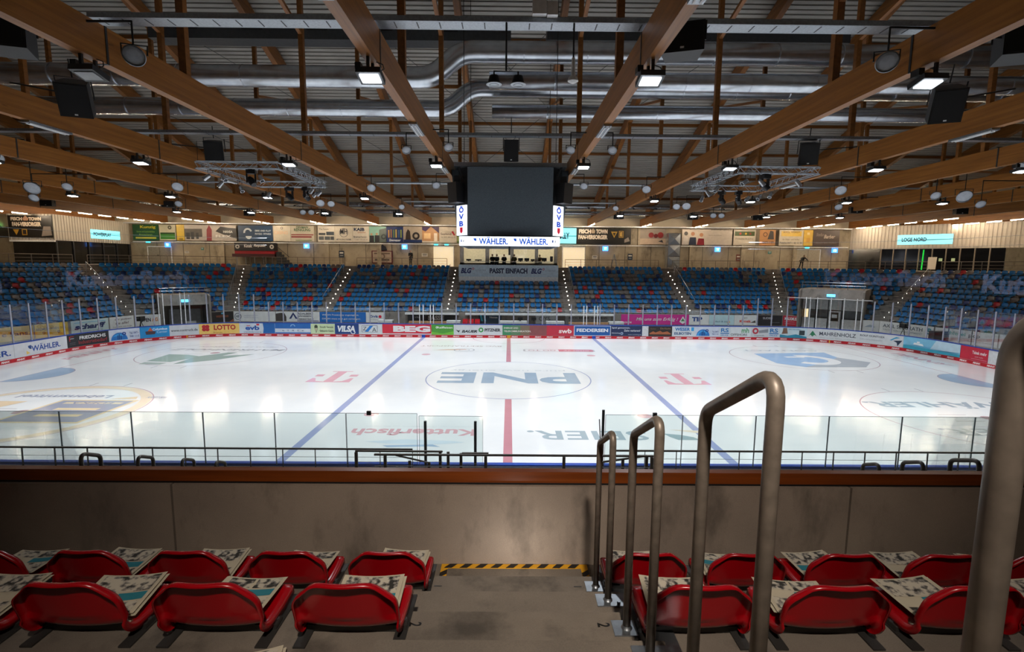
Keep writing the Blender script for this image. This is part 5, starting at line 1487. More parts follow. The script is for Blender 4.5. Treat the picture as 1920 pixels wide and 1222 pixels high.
# ---- reflector floodlights
lens_m = simple('flood_lens', '#a4aab3', .15, .0, .1, 9, spec=.8)
refl = simple('flood_reflector', '#7d8186', .3, .8)
def hold(root, x, z):
    bx_ = round((x - 3) / 6) * 6 + 3
    c_, s_ = cos(-root.rotation_euler.z), sin(-root.rotation_euler.z)
    d_ = bx_ - x
    MB().bar((0, 0, z), (d_ * c_, d_ * s_, z), .04, .04).build('arm', MT['dark'], root)
def flood(x, y, z, d, r, lab, up=.45):
    root = empty('floodlight', (x, y, z), label=lab, cat='lamp', group='round floodlights on the trusses')
    d = Vector(d).normalized()
    MB().lathe([(-r * 1.1, .0001), (-r * 1.1, r * .35), (-r * .75, r * .45), (-r * .35, r * .8), (0, r), (.02, r), (.02, r * .9)], (0, 0, 0), d, 24).build('reflector_housing', refl, root, smooth=True)
    MB().lathe([(-.01, r * .93), (.005, r * .6), (.012, .0001)], (0, 0, 0), d, 24).build('lens', lens_m, root)
    sd = d.cross(Vector((0, 0, 1))).normalized()
    MB().tube([sd * r * 1.05 - d * r * .3, sd * r * 1.08 - d * r * .3 + Vector((0, 0, r * .9)), -sd * r * 1.08 - d * r * .3 + Vector((0, 0, r * .9)), -sd * r * 1.05 - d * r * .3], .018, 6).build('yoke', MT['dark'], root)
    MB().cyl((0, 0, r * .9), (0, 0, r * .9 + up), .02, 6).build('hanger', MT['dark'], root)
    hold(root, x, r * .9 + up - .02)
FL = [(-7.95, -16.1, 10.5, .22, 'big one at upper left below the cable tray'), (7.94, -16.2, 10.5, .22, 'big one at upper right below the cable tray'),
      (-3.98, -7.2, 10.5, .17, 'left of the left innermost truss'), (-2.3, -7.75, 10.5, .17, 'right of the left innermost truss'), (2.29, -7.5, 10.5, .17, 'left of the right innermost truss'), (3.88, -7.5, 10.5, .17, 'right of the right innermost truss'),
      (-8.04, 3.0, 10.5, .24, 'beside the left second truss'), (7.85, 2.6, 10.5, .24, 'beside the right second truss'), (-19.45, 3.3, 10.5, .3, 'left of the left lighting truss'), (18.87, 2.3, 10.5, .3, 'right of the right lighting truss'),
      (-13.95, 11.1, 10.5, .3, 'left one of a far pair at left'), (-13.3, 11.5, 10.5, .26, 'right one of a far pair at left'), (-25.2, 12.4, 10.5, .26, 'far left, alone'), (24.06, 10.6, 10.5, .26, 'far right, alone'),
      (-17.7, 17.3, 10.4, .25, 'left one of the lowest pair at left'), (-17.0, 17.3, 10.4, .25, 'right one of the lowest pair at left'), (17.4, 17.0, 10.4, .25, 'left one of the lowest pair at right'), (18.1, 17.0, 10.4, .25, 'right one of the lowest pair at right'),
      (-8.4, 13.2, 10.5, .22, 'far, left of the scoreboard'), (8.2, 12.9, 10.5, .22, 'far, right of the scoreboard'), (13.0, 10.9, 10.5, .3, 'right one of a far pair at right'), (12.4, 11.3, 10.5, .26, 'left one of a far pair at right'),
      (-4.3, 3.2, 10.7, .22, 'just left of the scoreboard'), (4.3, 3.0, 10.7, .22, 'just right of the scoreboard'), (-22.3, -4.5, 10.6, .3, 'at the left picture edge, upper'), (22.2, -4.8, 10.6, .3, 'cut by the right picture edge, upper'),
      (-23.5, -1.6, 9.7, .34, 'biggest of the left edge cluster'), (-21.6, -1.8, 9.75, .22, 'right one of the left edge cluster'), (-24.0, -1.0, 9.3, .22, 'lowest of the left edge cluster'),
      (22.6, -1.6, 9.7, .34, 'biggest of the right edge cluster'), (21.0, -1.8, 9.7, .22, 'left one of the right edge cluster'), (24.0, -1.0, 9.4, .22, 'lowest of the right edge cluster')]
for x, y, z, r, lab in FL:
    flood(x, y, z, (-.25 if x > 0 else .25, -.75, -.6), r, 'round reflector floodlight, ' + lab, .5 if z > 10 else 1.0)

# ---- loudspeakers
def speaker(x, y, z, w, d, h, rz, tilt, lab, hang=.5):
    root = empty('loudspeaker', (x, y, z), rz, label=lab, cat='loudspeaker')
    root.rotation_euler = (tilt, 0, rz)
    MB().add([(-w / 2, -d / 2, 0), (w / 2, -d / 2, 0), (w * .38, d / 2, 0), (-w * .38, d / 2, 0), (-w / 2, -d / 2, h), (w / 2, -d / 2, h), (w * .38, d / 2, h), (-w * .38, d / 2, h)],
             [(3, 2, 1, 0), (4, 5, 6, 7), (0, 1, 5, 4), (1, 2, 6, 5), (2, 3, 7, 6), (3, 0, 4, 7)]).build('cabinet', MT['dark'], root)
    MB().box(-w * .45, w * .45, -d / 2 - .015, -d / 2, .04, h - .04).build('grille', simple('speaker_grille', '#0c0c0e', .7), root)
    MB().box(-.04, .04, -d / 2 - .02, -d / 2 - .015, .06, .1).build('badge', MT['white'], root)
    MB().tube([(-w / 2 - .03, 0, h * .5), (-w / 2 - .03, 0, h + .1), (w / 2 + .03, 0, h + .1), (w / 2 + .03, 0, h * .5)], .02, 6).build('yoke', MT['dark'], root)
    MB().cyl((0, 0, h + .1), (0, 0, h + .1 + hang), .02, 6).build('hanger', MT['dark'], root)
    if abs(x) > 1: hold(root, x, min(h + .1 + hang, 11.2 - z) - .03)
speaker(-11.2, -15.6, 10.75, 1.3, .8, .7, .3, 0, 'large black loudspeaker at the upper left corner')
speaker(3.75, -15.7, 10.75, .9, .6, .6, -.3, 0, 'black loudspeaker right of the right innermost truss at the top')
speaker(11.3, -15.8, 10.75, 1.3, .8, .7, -.3, 0, 'large black loudspeaker at the upper right corner')
speaker(-13.1, -11.2, 10.6, .8, .7, .95, .4, .45, 'tilted black loudspeaker hanging behind the left second truss')
speaker(13.0, -11.5, 10.6, .8, .7, .95, -.4, .45, 'tilted black loudspeaker hanging behind the right second truss')
speaker(-13.1, -3.9, 10.6, .75, .6, .9, .3, .3, 'black loudspeaker above the left lighting truss')
speaker(12.9, -4.6, 10.6, .75, .6, .9, -.3, .3, 'black loudspeaker above the right lighting truss')
speaker(.05, -2.45, 11.0, .68, .5, .98, 0, .15, 'black loudspeaker standing upright above the scoreboard', .9)
for i, X in enumerate((-36, -26.6, -23.8, -16.8, -10.2, 10.0, 16.8, 22.8, 27.2, 35.5)):
    speaker(X, 20.5 if abs(X) < 25 else 13.5, 10.35, .95, .5, .45, 0, .0, 'black loudspeaker hanging before the far stand, %s from left' % ORD[i], .45)

# ---- lighting trusses
spot_m = simple('spot_can_silver', '#b9bcc0', .25, .7)
def light_truss(x0, x1, y0, y1, z, side):
    root = empty('lighting_truss', ((x0 + x1) / 2, (y0 + y1) / 2, z), label='silver rectangular lighting truss hanging on the %s' % side, cat='lighting truss')
    hx, hy = (x1 - x0) / 2, (y1 - y0) / 2
    cs = [(-hx, -hy), (hx, -hy), (hx, hy), (-hx, hy)]
    for i in range(4):
        a, b = Vector(cs[i]), Vector(cs[(i + 1) % 4])
        d = (b - a).normalized()
        nn = Vector((-d.y, d.x)) * .14
        mb = MB()
        L = (b - a).length
        for e in (-1, 1):
            for zz in (-.14, .14):
                mb.tube([(*(a + nn * e), zz), (*(b + nn * e), zz)], .024, 6)
            k = int(L / .3)
            for j in range(k):
                p_, q_ = a + d * (L * j / k), a + d * (L * (j + 1) / k)
                s1, s2 = (-.14, .14) if j % 2 else (.14, -.14)
                mb.tube([(*(p_ + nn * e), s1), (*(q_ + nn * e), s2)], .012, 5)
        for j in range(k):
            p_, q_ = a + d * (L * j / k), a + d * (L * (j + 1) / k)
            for zz in (-.14, .14):
                mb.tube([(*(p_ + nn), zz), (*(q_ - nn), zz)] if j % 2 else [(*(p_ - nn), zz), (*(q_ + nn), zz)], .012, 5)
        mb.build('truss_segment', MT['galv'], root)
    for cx, cy in cs:
        MB().cyl((cx, cy, .14), (cx, cy, 1.0), .01, 5).build('suspension_cable', MT['dark'], root)
    return cs
def par(x, y, z, d, lab):
    root = empty('spotlight', (x, y, z), label=lab, cat='spotlight', group='silver spotlight cans on the lighting trusses')
    d = Vector(d).normalized()
    MB().lathe([(0, .0001), (0, .05), (.06, .085), (.34, .1), (.34, .085), (.2, .07), (.2, .0001)], (0, 0, -.2), d, 14).build('can', spot_m, root)
    MB().tube([(-.11, 0, -.12), (-.11, 0, 0), (.11, 0, 0), (.11, 0, -.12)], .01, 5).build('yoke', MT['dark'], root)
    MB().box(-.16, .16, -.012, .012, .05, .08).box(-.012, .012, -.16, .16, .05, .08).box(-.012, .012, -.012, .012, 0, .05).build('clamp', MT['dark'], root)
def mover(x, y, z, t, lab):
    root = empty('moving_head', (x, y, z), t, label=lab, cat='stage light')
    MB().box(-.18, .18, -.16, .16, -.12, .07).build('base', MT['dark'], root)
    MB().box(-.2, -.14, -.06, .06, -.5, -.12).box(.14, .2, -.06, .06, -.5, -.12).build('yoke', MT['dark'], root)
    MB().lathe([(-.18, .0001), (-.18, .1), (-.05, .15), (.12, .14), (.24, .12), (.24, .0001)], (0, 0, -.42), (.5, -.5, -.8), 14).build('head', MT['dark'], root)
for sg, side in ((-1, 'left'), (1, 'right')):
    xa, xb = (-13.4, -9.9) if sg < 0 else (9.8, 13.3)
    light_truss(xa, xb, -4.8, .6, 10.3, side)
    k = 0
    for y, x, dx in ((-4.8, xa + .5, -1), (-4.8, xa + 1.0, .6), (-4.8, xb - .9, .5), (-2.9, xa, -.6), (-1.4, xa, .5), (.6, xa + .6, -.4), (.6, xb - 1.1, .5), (.6, xb - .4, -.7), (-1.0, xb, -.5), (.1, xb, -.8)):
        par(x, y, 10.1, (dx, -.3, -.8), 'silver spotlight can on the %s lighting truss, %s' % (side, ['near rail, outermost', 'near rail, second', 'near rail, third', 'outer rail, near', 'outer rail, far', 'far rail, first', 'far rail, second', 'far rail, third', 'inner rail, near', 'inner rail, far'][k] if sg else ''))
        k += 1
    mover((xa + xb) / 2 - .4 * sg, -4.6, 10.1, .3, 'black moving head lamp on the near rail of the %s lighting truss' % side)
    mover((xa + xb) / 2 + .2, -1.9, 10.1, .9, 'black moving head lamp in the middle of the %s lighting truss' % side) if 0 else None
    mover(xa + 1.6, .6, 10.1, .9, 'black moving head lamp on the far rail of the %s lighting truss, left one' % side)
    mover(xa + 2.5, .6, 10.1, 1.4, 'black moving head lamp on the far rail of the %s lighting truss, right one' % side)

# ---- fluorescent tubes
tube_m = emit('tube_glow', '#ffe6c4', TUBE_E)
tn = 0
def tube_lamp(x, y, L, lab, z=10.5, ang=0.0):
    root = empty('tube_lamp', (x, y, z), ang, label=lab, cat='lamp', group='lit fluorescent tubes under the trusses')
    MB().box(-.05, .05, 0, L, -.05, 0).build('housing', MT['white'], root)
    MB().cyl((0, .03, -.075), (0, L - .03, -.075), .025, 8).build('tube', tube_m, root)
for X in BX[1:17]:
    side = 'left' if X < 0 else 'right'
    ys = [17.6, 19.9, 22.2, 24.5, 26.8, 29.3] if abs(X) >= 38 else [25.2, 27.3, 29.6] if abs(X) == 33 else [27.6, 29.7]
    for j, y in enumerate(ys):
        tube_lamp(X, y, 1.5, 'lit fluorescent tube under the %s truss %s, far end, %s one' % (side, BN[abs(X)], ORD[j]))

# ================================================================== SCOREBOARD
sb = empty('scoreboard', (0, 0, 7.0), label='hanging scoreboard cube with dark screen and white advert ring over centre ice', cat='scoreboard')
OC = [(-2.05, -2.1), (2.1, -2.1), (2.62, -1.5), (2.62, 1.5), (2.1, 2.1), (-2.05, 2.1), (-2.58, 1.5), (-2.58, -1.5)]
body = MB()
kk = len(OC)
sc_ = .985
body.add([(x * sc_, y * sc_, z) for z in (.5, 3.82) for x, y in OC], [tuple(range(kk - 1, -1, -1)), tuple(range(kk, 2 * kk))] + [(i, (i + 1) % kk, kk + (i + 1) % kk, kk + i) for i in range(kk)])
body.build('body', MT['darkmetal'], sb)
def screen_mat():
    m, nt, p = base('led_screen_dark')
    f = noise(nt, 90, 1, vec=(1, 1, 1))
    nt.links.new(ramp(nt, f, [(0.35, lin('#59636b')), (0.65, lin('#7a868f'))]), p.inputs['Base Color'])
    p.inputs['Roughness'].default_value = .6
    p.inputs['Metallic'].default_value = .85
    return m
sm_ = screen_mat()
for (a, b) in ((0, 1), (2, 3), (4, 5), (6, 7)):
    p_, q_ = Vector(OC[a]), Vector(OC[b])
    d = (q_ - p_).normalized()
    nn = Vector((d.y, -d.x))
    p2, q2 = p_ + d * .02, q_ - d * .02
    v8 = []
    for zz, f0, f1 in ((.58, -.06, .04), (3.78, -.06, .30)):
        v8 += [(*(p2 + nn * f0), zz), (*(q2 + nn * f0), zz), (*(q2 + nn * f1), zz), (*(p2 + nn * f1), zz)]
    MB().add(v8, [(3, 2, 1, 0), (4, 5, 6, 7), (0, 1, 5, 4), (1, 2, 6, 5), (2, 3, 7, 6), (3, 0, 4, 7)]).build('screen', sm_, sb)
wl_ = emit('advert_white', '#f2f6ff', 1.1)
for i, (a, b) in enumerate(((7, 0), (1, 2), (3, 4), (5, 6))):
    p_, q_ = Vector(OC[a]), Vector(OC[b])
    d = (q_ - p_).normalized()
    nn = Vector((d.y, -d.x))
    L = (q_ - p_).length
    pp, qq = p_ + nn * .05, q_ + nn * .05
    o_ = MB().bar((pp.x, pp.y, 1.3), (qq.x, qq.y, 1.3), .06, 1.45).build('corner_advert', wl_, sb)
    ff = lambda u, v, dd, pp=pp, d=d, nn=nn: tuple((pp + d * u + nn * (.03 + dd))) + (.58 + v,)
    graphics([('t', 'Ö', .5, .86, .48, .23, '#1450d8', .04), ('t', 'V', .5, .615, .5, .18, '#1450d8', .04), ('t', 'B', .5, .385, .42, .18, '#1450d8', .04), ('p', [(.36, .26), (.64, .26), (.64, .12), (.5, .05), (.36, .12)], '#d81c3c')], ff, L, 1.45, o_, em=.5)
    c = (p_ + q_) / 2
    s_ = MB().add([(-.36, -.3, 0), (.36, -.3, 0), (.28, .2, 0), (-.28, .2, 0), (-.36, -.36, .95), (.36, -.36, .95), (.28, .2, .95), (-.28, .2, .95)],
                  [(3, 2, 1, 0), (4, 5, 6, 7), (0, 1, 5, 4), (1, 2, 6, 5), (2, 3, 7, 6), (3, 0, 4, 7)]).build('corner_speaker', MT['dark'], sb)
    s_.location = (c.x + nn.x * .3, c.y + nn.y * .3, 2.12)
    s_.rotation_euler = (0, 0, math.atan2(d.y, d.x))
    MB().box(c.x + nn.x * .3 - .16, c.x + nn.x * .3 + .16, c.y + nn.y * .3 - .16, c.y + nn.y * .3 + .16, 3.1, 3.4).build('speaker_bracket', MT['darkmetal'], sb)
MB().box(-2.7, 2.74, -2.2, 2.2, 3.84, 4.02).build('top_frame', MT['galv'], sb)
ring = MB()
ring.box(-2.42, 2.42, -2.5, -2.42, .04, .5).box(-2.42, 2.42, 2.42, 2.5, .04, .5).box(-2.42, -2.34, -2.42, 2.42, .04, .5).box(2.34, 2.42, -2.42, 2.42, .04, .5)
rg = ring.build('advert_ring', MT['galv'], sb)
rw_ = emit('ring_white', '#f4f8ff', 1.25)
for bx_ in ((-2.42, 2.42, -2.504, -2.5), (-2.42, 2.42, 2.5, 2.504), (-2.424, -2.42, -2.5, 2.5), (2.42, 2.424, -2.5, 2.5)):
    MB().box(*bx_, .045, .495).build('ring_display', rw_, rg)
MB().box(-2.34, 2.34, -2.42, 2.42, .3, .36).build('ring_deck', MT['galv'], sb)
for R_, ff in ((0, lambda u, v, d: (-2.42 + u, -2.5 - d, .04 + v)), (1, lambda u, v, d: (2.42 - u, 2.5 + d, .04 + v))):
    graphics([('t', 'WÄHLER.', .5, .54, .285, .66, '#1858c8', .03), ('t', 'WÄHLER.', .905 - .0, .54, .0001, .0001, '#1858c8')][:0] +
             [('t', 'WÄHLER.', .34, .56, .29, .8, '#1450b8', .03), ('t', 'WÄHLER.', .74, .56, .29, .8, '#1450b8', .03),
              ('p', [(.14, .8), (.17, .8), (.17, .5), (.155, .52), (.145, .62)], '#1450b8'), ('p', [(.54, .8), (.57, .8), (.57, .5), (.555, .52), (.545, .62)], '#1450b8'),
              ('r', .012, .026, .4, .66, '#1c3c78'), ('t', 'f', .019, .53, .006, .2, '#f0f4ff', .02), ('t', 'd', .042, .53, .014, .26, '#20242c', .02), ('c', .07, .53, .05, '#9aa0a8', .03),
              ('r', .925, .939, .4, .66, '#1c3c78'), ('t', 'd', .955, .53, .014, .26, '#20242c', .02), ('c', .98, .53, .05, '#9aa0a8', .03)], ff, 4.84, .46, rg, em=.6)
for x in (-2.2, 2.2):
    for y in (-2.18, 2.18):
        MB().cyl((x, y, 4.0), (x, y, zlow(2.18) - 6.1), .015, 6).build('suspension_cable', MT['dark'], sb)
for x in (-2.5, 2.5):
    MB().bar((x, -2.0, 3.85), (x * .9, -1.9, 3.3), .08, .08).build('strut', MT['darkmetal'], sb)
MB().cyl((0, -.2, -.35), (0, -.2, .3), .05, 10).build('camera_stalk', MT['darkmetal'], sb)

# ---- printed safety nets in the corners
def netp(s0, s1, z0, z1, lab, ropes=True):
    xm, ym = rink((s0 + s1) / 2, .08)
    root = empty('safety_net', (xm, ym, z0), label=lab, cat='net')
    vs, fs = text_geo('Kutterfisch', .05)
    V_ = []
    for u, v in vs:
        x, y = rink(s0 + (s1 - s0) * u, .08)
        V_.append((x - xm, y - ym, v * (z1 - z0)))
    MB().add(V_, fs).build('net_lettering', net_mat('net_print_%d' % int(s0 + 90), '#96a3c8', .2), root)
    if ropes:
        for zz in (7.55, 8.1):
            pts = []
            for i in range(33):
                x, y = rink(s0 - 6 + (s1 - s0 + 12) * i / 32, .08)
                pts.append((x - xm, y - ym, zz - z0))
            MB().tube(pts, .012, 5).build('net_rope', MT['galv'], root)
netp(-33.9, -25.9, 4.3, 5.5, 'faint net print reading Kutterfisch above the left corner boards')
netp(-46.3, -38.3, 4.2, 5.4, 'second faint Kutterfisch net print at the left picture edge', False)
netp(25.7, 33.7, 4.75, 5.95, 'faint net print reading Kutterfisch above the right corner boards')
netp(36.4, 44.4, 4.6, 5.8, 'second faint Kutterfisch net print at right, cut by the handrail', False)

# ================================================================== NEAR STAND
D0 = -27.576
ZF, ZT1, ZT2, ZT3 = 4.018, 4.338, 4.648, 4.958
XE = 9.0
tr = MB()
tr.box(-XE, XE, D0 + 2.90, D0 + 3.56, 3.6, ZF)
tr.box(-XE, XE, D0 + 2.155, D0 + 2.90, 3.6, ZT1)
tr.box(-XE, XE, D0 + 1.40, D0 + 2.155, 3.6, ZT2)
tr.box(-XE, XE, D0 + .65, D0 + 1.40, 3.6, ZT3)
tr.box(-XE, XE, D0 - .10, D0 + .65, 3.6, ZT3 + .31)
tr.box(-XE, XE, D0 - .85, D0 - .10, 3.6, ZT3 + .62)
tr.box(-XE, XE, D0 - 5.3, D0 - .85, 3.6, ZT3 + .93)
tr.build('floor_near_terraces', MT['terrace'], kind='structure')
ai = MB()
ai.box(-.485, .60, D0 + 2.155, D0 + 2.52, ZT1, ZT1 + .16)
ai.box(-.485, .60, D0 + 1.40, D0 + 1.776, ZT2, ZT2 + .16)
ai.box(-.485, .60, D0 + .65, D0 + 1.02, ZT3, ZT3 + .16)
ai.build('floor_near_steps', MT['terrace'], kind='structure')
# parapet
yn = D0 + 3.54
pp_ = MB()
par_x = [-XE, -2.42, 2.50, XE]
for i in range(3):
    a, b = par_x[i] + .008, par_x[i + 1] - .008
    MB().box(a, b, yn, yn + .2, ZF - .4, ZF + .60).build('wall_parapet_%d' % (i + 1), MT['parapet'], kind='structure')
MB().box(-XE, XE, yn + .03, yn + .17, ZF - .4, ZF + .58).build('wall_parapet_core', MT['dark'], kind='structure')
MB().box(-XE, XE, yn + .03, yn + .17, ZF + .60, ZF + .612).build('trim_31', MT['dark'], kind='structure')  # dark strip standing in for the shadow line under the wooden cap
cap = MB()
cap.box(-XE, XE, yn + .035, yn + .10, ZF + .612, ZF + .695)
cap.build('parapet_cap', MT['cap'], None, label='brown wooden rail capping the concrete parapet', cat='handrail')
# tape
tp = empty('hazard_tape', (0, 0, ZF), label='yellow and black hazard tape on the floor at the parapet', cat='tape')
def tape(x0, x1, y0, y1, along_x=True):
    MB().box(x0, x1, y0, y1, .0, .003).build('tape_strip', pal('#d59a14'), tp)
    L = (x1 - x0) if along_x else (y1 - y0)
    k = int(L / .112)
    sb_ = MB()
    for i in range(k):
        t = i * .112 + .02
        if along_x:
            sb_.quad((x0 + t, y0, .0045), (x0 + t + .056, y0, .0045), (x0 + t + .056 + .04, y1, .0045), (x0 + t + .04, y1, .0045))
        else:
            sb_.quad((x0, y0 + t, .0045), (x0, y0 + t + .056, .0045), (x1, y0 + t + .096, .0045), (x1, y0 + t + .04, .0045))
    sb_.build('black_stripes', pal('#15130f'), tp)
tape(-.475, .59, yn - .055, yn - .005)
tape(-.475, -.425, yn - .30, yn - .055, False)
tape(.54, .59, yn - .30, yn - .055, False)
# step numbers
def step_no(ch, x, y, z, h, rot):
    vs, fs = text_geo(ch, .02)
    w = h * (.18 if ch == '1' else .5)
    pts = []
    for u, v in vs:
        a, b = (u - .5) * w, (v - .5) * h
        px_, py_ = (b, -a) if rot > 0 else (-b, a)
        pts.append((x + px_, y + py_, z + .0015))
    MB().add(pts, fs).build('step_number', pal('#14120f'), None, label='painted number %s on the %s step, %s end' % (ch, 'lower' if ch == '1' else 'upper', 'left' if x < 0 else 'right'), cat='painted number')
step_no('1', -.40, D0 + 2.80, ZT1, .045, 1); step_no('1', .42, D0 + 2.80, ZT1, .045, 1)
step_no('2', -.395, D0 + 2.07, ZT2, .055, 1); step_no('2', .43, D0 + 2.07, ZT2, .055, 1)
# step light in the riser of the lowest step, shining on the parapet foot
slt = empty('step_light_near', (.07, D0 + 2.903, 4.14), label='small recessed light in the lowest riser facing the parapet', cat='step light')
MB().box(-.04, .04, 0, .006, -.03, .03).build('lens', emit('riser_lens', '#fff4e4', 6), slt)
l = bpy.data.lights.new('riser_light', 'AREA')
l.shape = 'RECTANGLE'; l.size = .08; l.size_y = .05; l.energy = RISER_W; l.color = (1, .93, .85); l.spread = math.radians(110)
o_ = bpy.data.objects.new('riser_light', l)
C.objects.link(o_); o_.parent = slt
o_.location = (0, .012, 0); o_.rotation_euler = (math.radians(90), 0, 0)

# added unseen spot above the picture, brightening the near stand and parapet
psp = empty('added_aisle_lamp', (.2, -29.0, 9.2), label='added unseen pendant lamp brightening the near stand aisle', cat='lamp')
MB().lathe([(.12, .0001), (.12, .1), (0, .16), (-.02, .16), (-.02, .15), (.02, .14)], (0, 0, 0), (0, 0, 1), 20).build('added_lamp_shade', MT['darkmetal'], psp)
MB().cyl((0, 0, .12), (0, 0, 3.2), .01, 6).build('cord', MT['dark'], psp)
l = bpy.data.lights.new('added_aisle_light', 'AREA')
l.shape = 'DISK'; l.size = .26; l.energy = ADDED_AISLE_W; l.color = (1, .88, .76); l.spread = math.radians(62)
o_ = bpy.data.objects.new('added_aisle_light', l)
C.objects.link(o_); o_.parent = psp
o_.location = (0, 0, -.03); o_.rotation_euler = (math.radians(43), 0, 0)

# ---- handrails
def rail_u(name, x, yf, yb, zf0, zb0, ztop, r, mat, lab, rise=.18, plate=True):
    """far post at yf, near post at yb (nearer to the camera), sloping bar between."""
    root = empty(name, (x, yf, zf0), label=lab, cat='handrail')
    f0, f1 = Vector((0, 0, 0)), Vector((0, 0, ztop - zf0))
    b1, b0 = Vector((0, yb - yf, ztop - zf0 + rise)), Vector((0, yb - yf, zb0 - zf0))
    def corner(a, b, c, k):
        d1, d2 = (a - b).normalized(), (c - b).normalized()
        return [(b + d1 * k) * (1 - t) ** 2 + b * 2 * t * (1 - t) + (b + d2 * k) * t ** 2 for t in (0, .17, .33, .5, .67, .83, 1)]
    pts = [f0] + corner(f0, f1, b1, r * 2.2) + corner(f1, b1, b0, r * 4.2) + [b0]
    MB().tube(pts, r, 20).build('tube', mat, root, smooth=True)
    if plate:
        for (yy, zz) in ((0, 0), (yb - yf, zb0 - zf0)):
            bp = MB().box(-.06, .12, yy - .05, yy + .045, zz, zz + .006).build('base_plate', MT['galv'], root)
            MB().cyl((.05, yy - .03, zz), (.05, yy - .03, zz + .018), .009, 6).build('bolt', MT['galv'], bp)
            MB().lathe([(.006, r * 1.45), (.012, r * 1.2), (.018, r)], (0, yy, zz), (0, 0, 1), 20).build('weld_collar', MT['galv'], root)
R_ = .0168
rail_u('stair_handrail', .525, D0 + 2.80, D0 + 2.45, ZT1, ZT1 + .16, 5.215, R_, MT['rail'], 'smallest of the U-shaped steel handrails, at the bottom step')
rail_u('stair_handrail', .525, D0 + 2.05, D0 + 1.70, ZT2, ZT2 + .16, 5.52, R_, MT['rail'], 'second U-shaped steel handrail along the aisle, mid size')
rail_u('stair_handrail', .525, D0 + 1.31, D0 + .97, ZT3, ZT3 + .16, 5.835, R_, MT['rail'], 'third and tallest complete U-shaped steel handrail')
rail_u('stair_handrail', .577, D0 + .565, D0 + .225, ZT3 + .31, ZT3 + .47, 6.145, R_ * 1.05, MT['rail'], 'dark steel handrail post very close at the right edge')
# triangular grey side plates at the aisle edge
for (y0, y1, z, lab) in ((2.50, 2.88, ZT1, 'lower'), (1.76, 2.13, ZT2, 'upper')):
    MB().box(.605, .72, D0 + y0, D0 + y1, z, z + .008).build('cover_plate', MT['galv'], None, label='grey steel cover plate beside the %s handrail foot' % lab, cat='plate')

# ---- red shell seats
def big_seat():
    # centre-line profile (y towards the rink, z up), half width and how far it dishes
    prof = []
    def add(y, z, w, k): prof.append((y, z, w, k))
    for i in range(5):
        t = i / 4
        add(.275 - .008 * t, .048 + .03 * math.sin(t * PI / 2), .19 + .01 * t, 0)
    for i in range(1, 9):
        t = i / 8
        add(.267 - .212 * t, .078 - .016 * math.sin(t * PI * .6), .2 - .002 * t, .012)
    for i in range(1, 8):
        t = i / 7
        a = t * math.radians(76)
        add(.055 - .068 * math.sin(a), .063 + .068 * (1 - cos(a)), .198 - .004 * math.sin(t * PI), .02 * (1 - .5 * t))
    y0, z0 = prof[-1][0], prof[-1][1]
    for i in range(1, 13):
        t = i / 12
        w = .2 * (1 - max(0, (t - .45) / .55) ** 3 * .27)
        add(y0 - .05 * t, z0 + .2 * t, w, .02)
    N = 17
    top = []
    for (y, z, w, k) in prof:
        row = []
        for i in range(N):
            u = -1 + 2 * i / (N - 1)
            row.append(Vector((u * w, y, z)))
        top.append(row)
    m = len(prof)
    cl = [Vector((0, p[0], p[1])) for p in prof]
    nor = []
    for j in range(m):
        d = (cl[min(m - 1, j + 1)] - cl[max(0, j - 1)]).normalized()
        nn = Vector((1, 0, 0)).cross(d)         # normal pointing to the sitter's side
        if nn.z < 0 and j < 12: nn = -nn
        if j >= 12 and nn.y < 0: nn = -nn
        nor.append(nn)
    # dish: centre pushed away from the sitter, edges bent back to a flange
    for j in range(m):
        kk_ = prof[j][3]
        for i in range(N):
            u = -1 + 2 * i / (N - 1)
            top[j][i] -= nor[j] * kk_ * (1 - u * u)
            if j > 19:
                top[j][i].z -= .04 * abs(u) ** 5 * (j - 19) / (m - 20)
                top[j][i].y += .012 * u * u
    mb = MB()
    for row in top:
        mb.v += [tuple(v) for v in row]
    for j in range(m - 1):
        for i in range(N - 1):
            a = j * N + i
            mb.f.append((a, a + 1, a + N + 1, a + N))
    # flange all round: rim folded to the back side
    ringv = [(j, 0) for j in range(m)] + [(m - 1, i) for i in range(1, N)] + [(j, N - 1) for j in range(m - 2, -1, -1)] + [(0, i) for i in range(N - 2, 0, -1)]
    o1 = len(mb.v)
    cen = [sum((top[j][i] for i in range(N)), Vector()) / N for j in range(m)]
    L1, L2 = [], []
    for (j, i) in ringv:
        v = top[j][i]
        out = Vector((v.x, 0, 0))
        if out.length > 0: out = out.normalized()
        if j == m - 1: out = (out * abs(v.x / .2) ** 2 + Vector((0, -.1, 1)) * (1 - .6 * abs(v.x / .2) ** 2)).normalized()
        if j == 0: out = (out * abs(v.x / .2) ** 3 + Vector((0, 1, 0))).normalized()
        L1.append(v + out * .010 - nor[j] * .008)
        L2.append(v + out * .012 - nor[j] * (.036 if j > 8 else .042))
    L3 = [q - (q - cen[ringv[n_][0]]).normalized() * .008 for n_, q in enumerate(L2)]
    n_ = len(ringv)
    for L in (L1, L2, L3):
        mb.v += [tuple(v) for v in L]
    for s_ in range(n_):
        t_ = (s_ + 1) % n_
        a0 = ringv[s_][0] * N + ringv[s_][1]
        b0 = ringv[t_][0] * N + ringv[t_][1]
        mb.f.append((a0, b0, o1 + t_, o1 + s_))
        mb.f.append((o1 + s_, o1 + t_, o1 + n_ + t_, o1 + n_ + s_))
        mb.f.append((o1 + n_ + s_, o1 + n_ + t_, o1 + 2 * n_ + t_, o1 + 2 * n_ + s_))
    return mb
bs = big_seat()
seat0 = empty('shell_seat', (0, 0, 0))
sh = bs.build('shell', MT['red'], seat0, smooth=True)
br = MB()
br.box(-.22, .22, .06, .12, .0, .03)
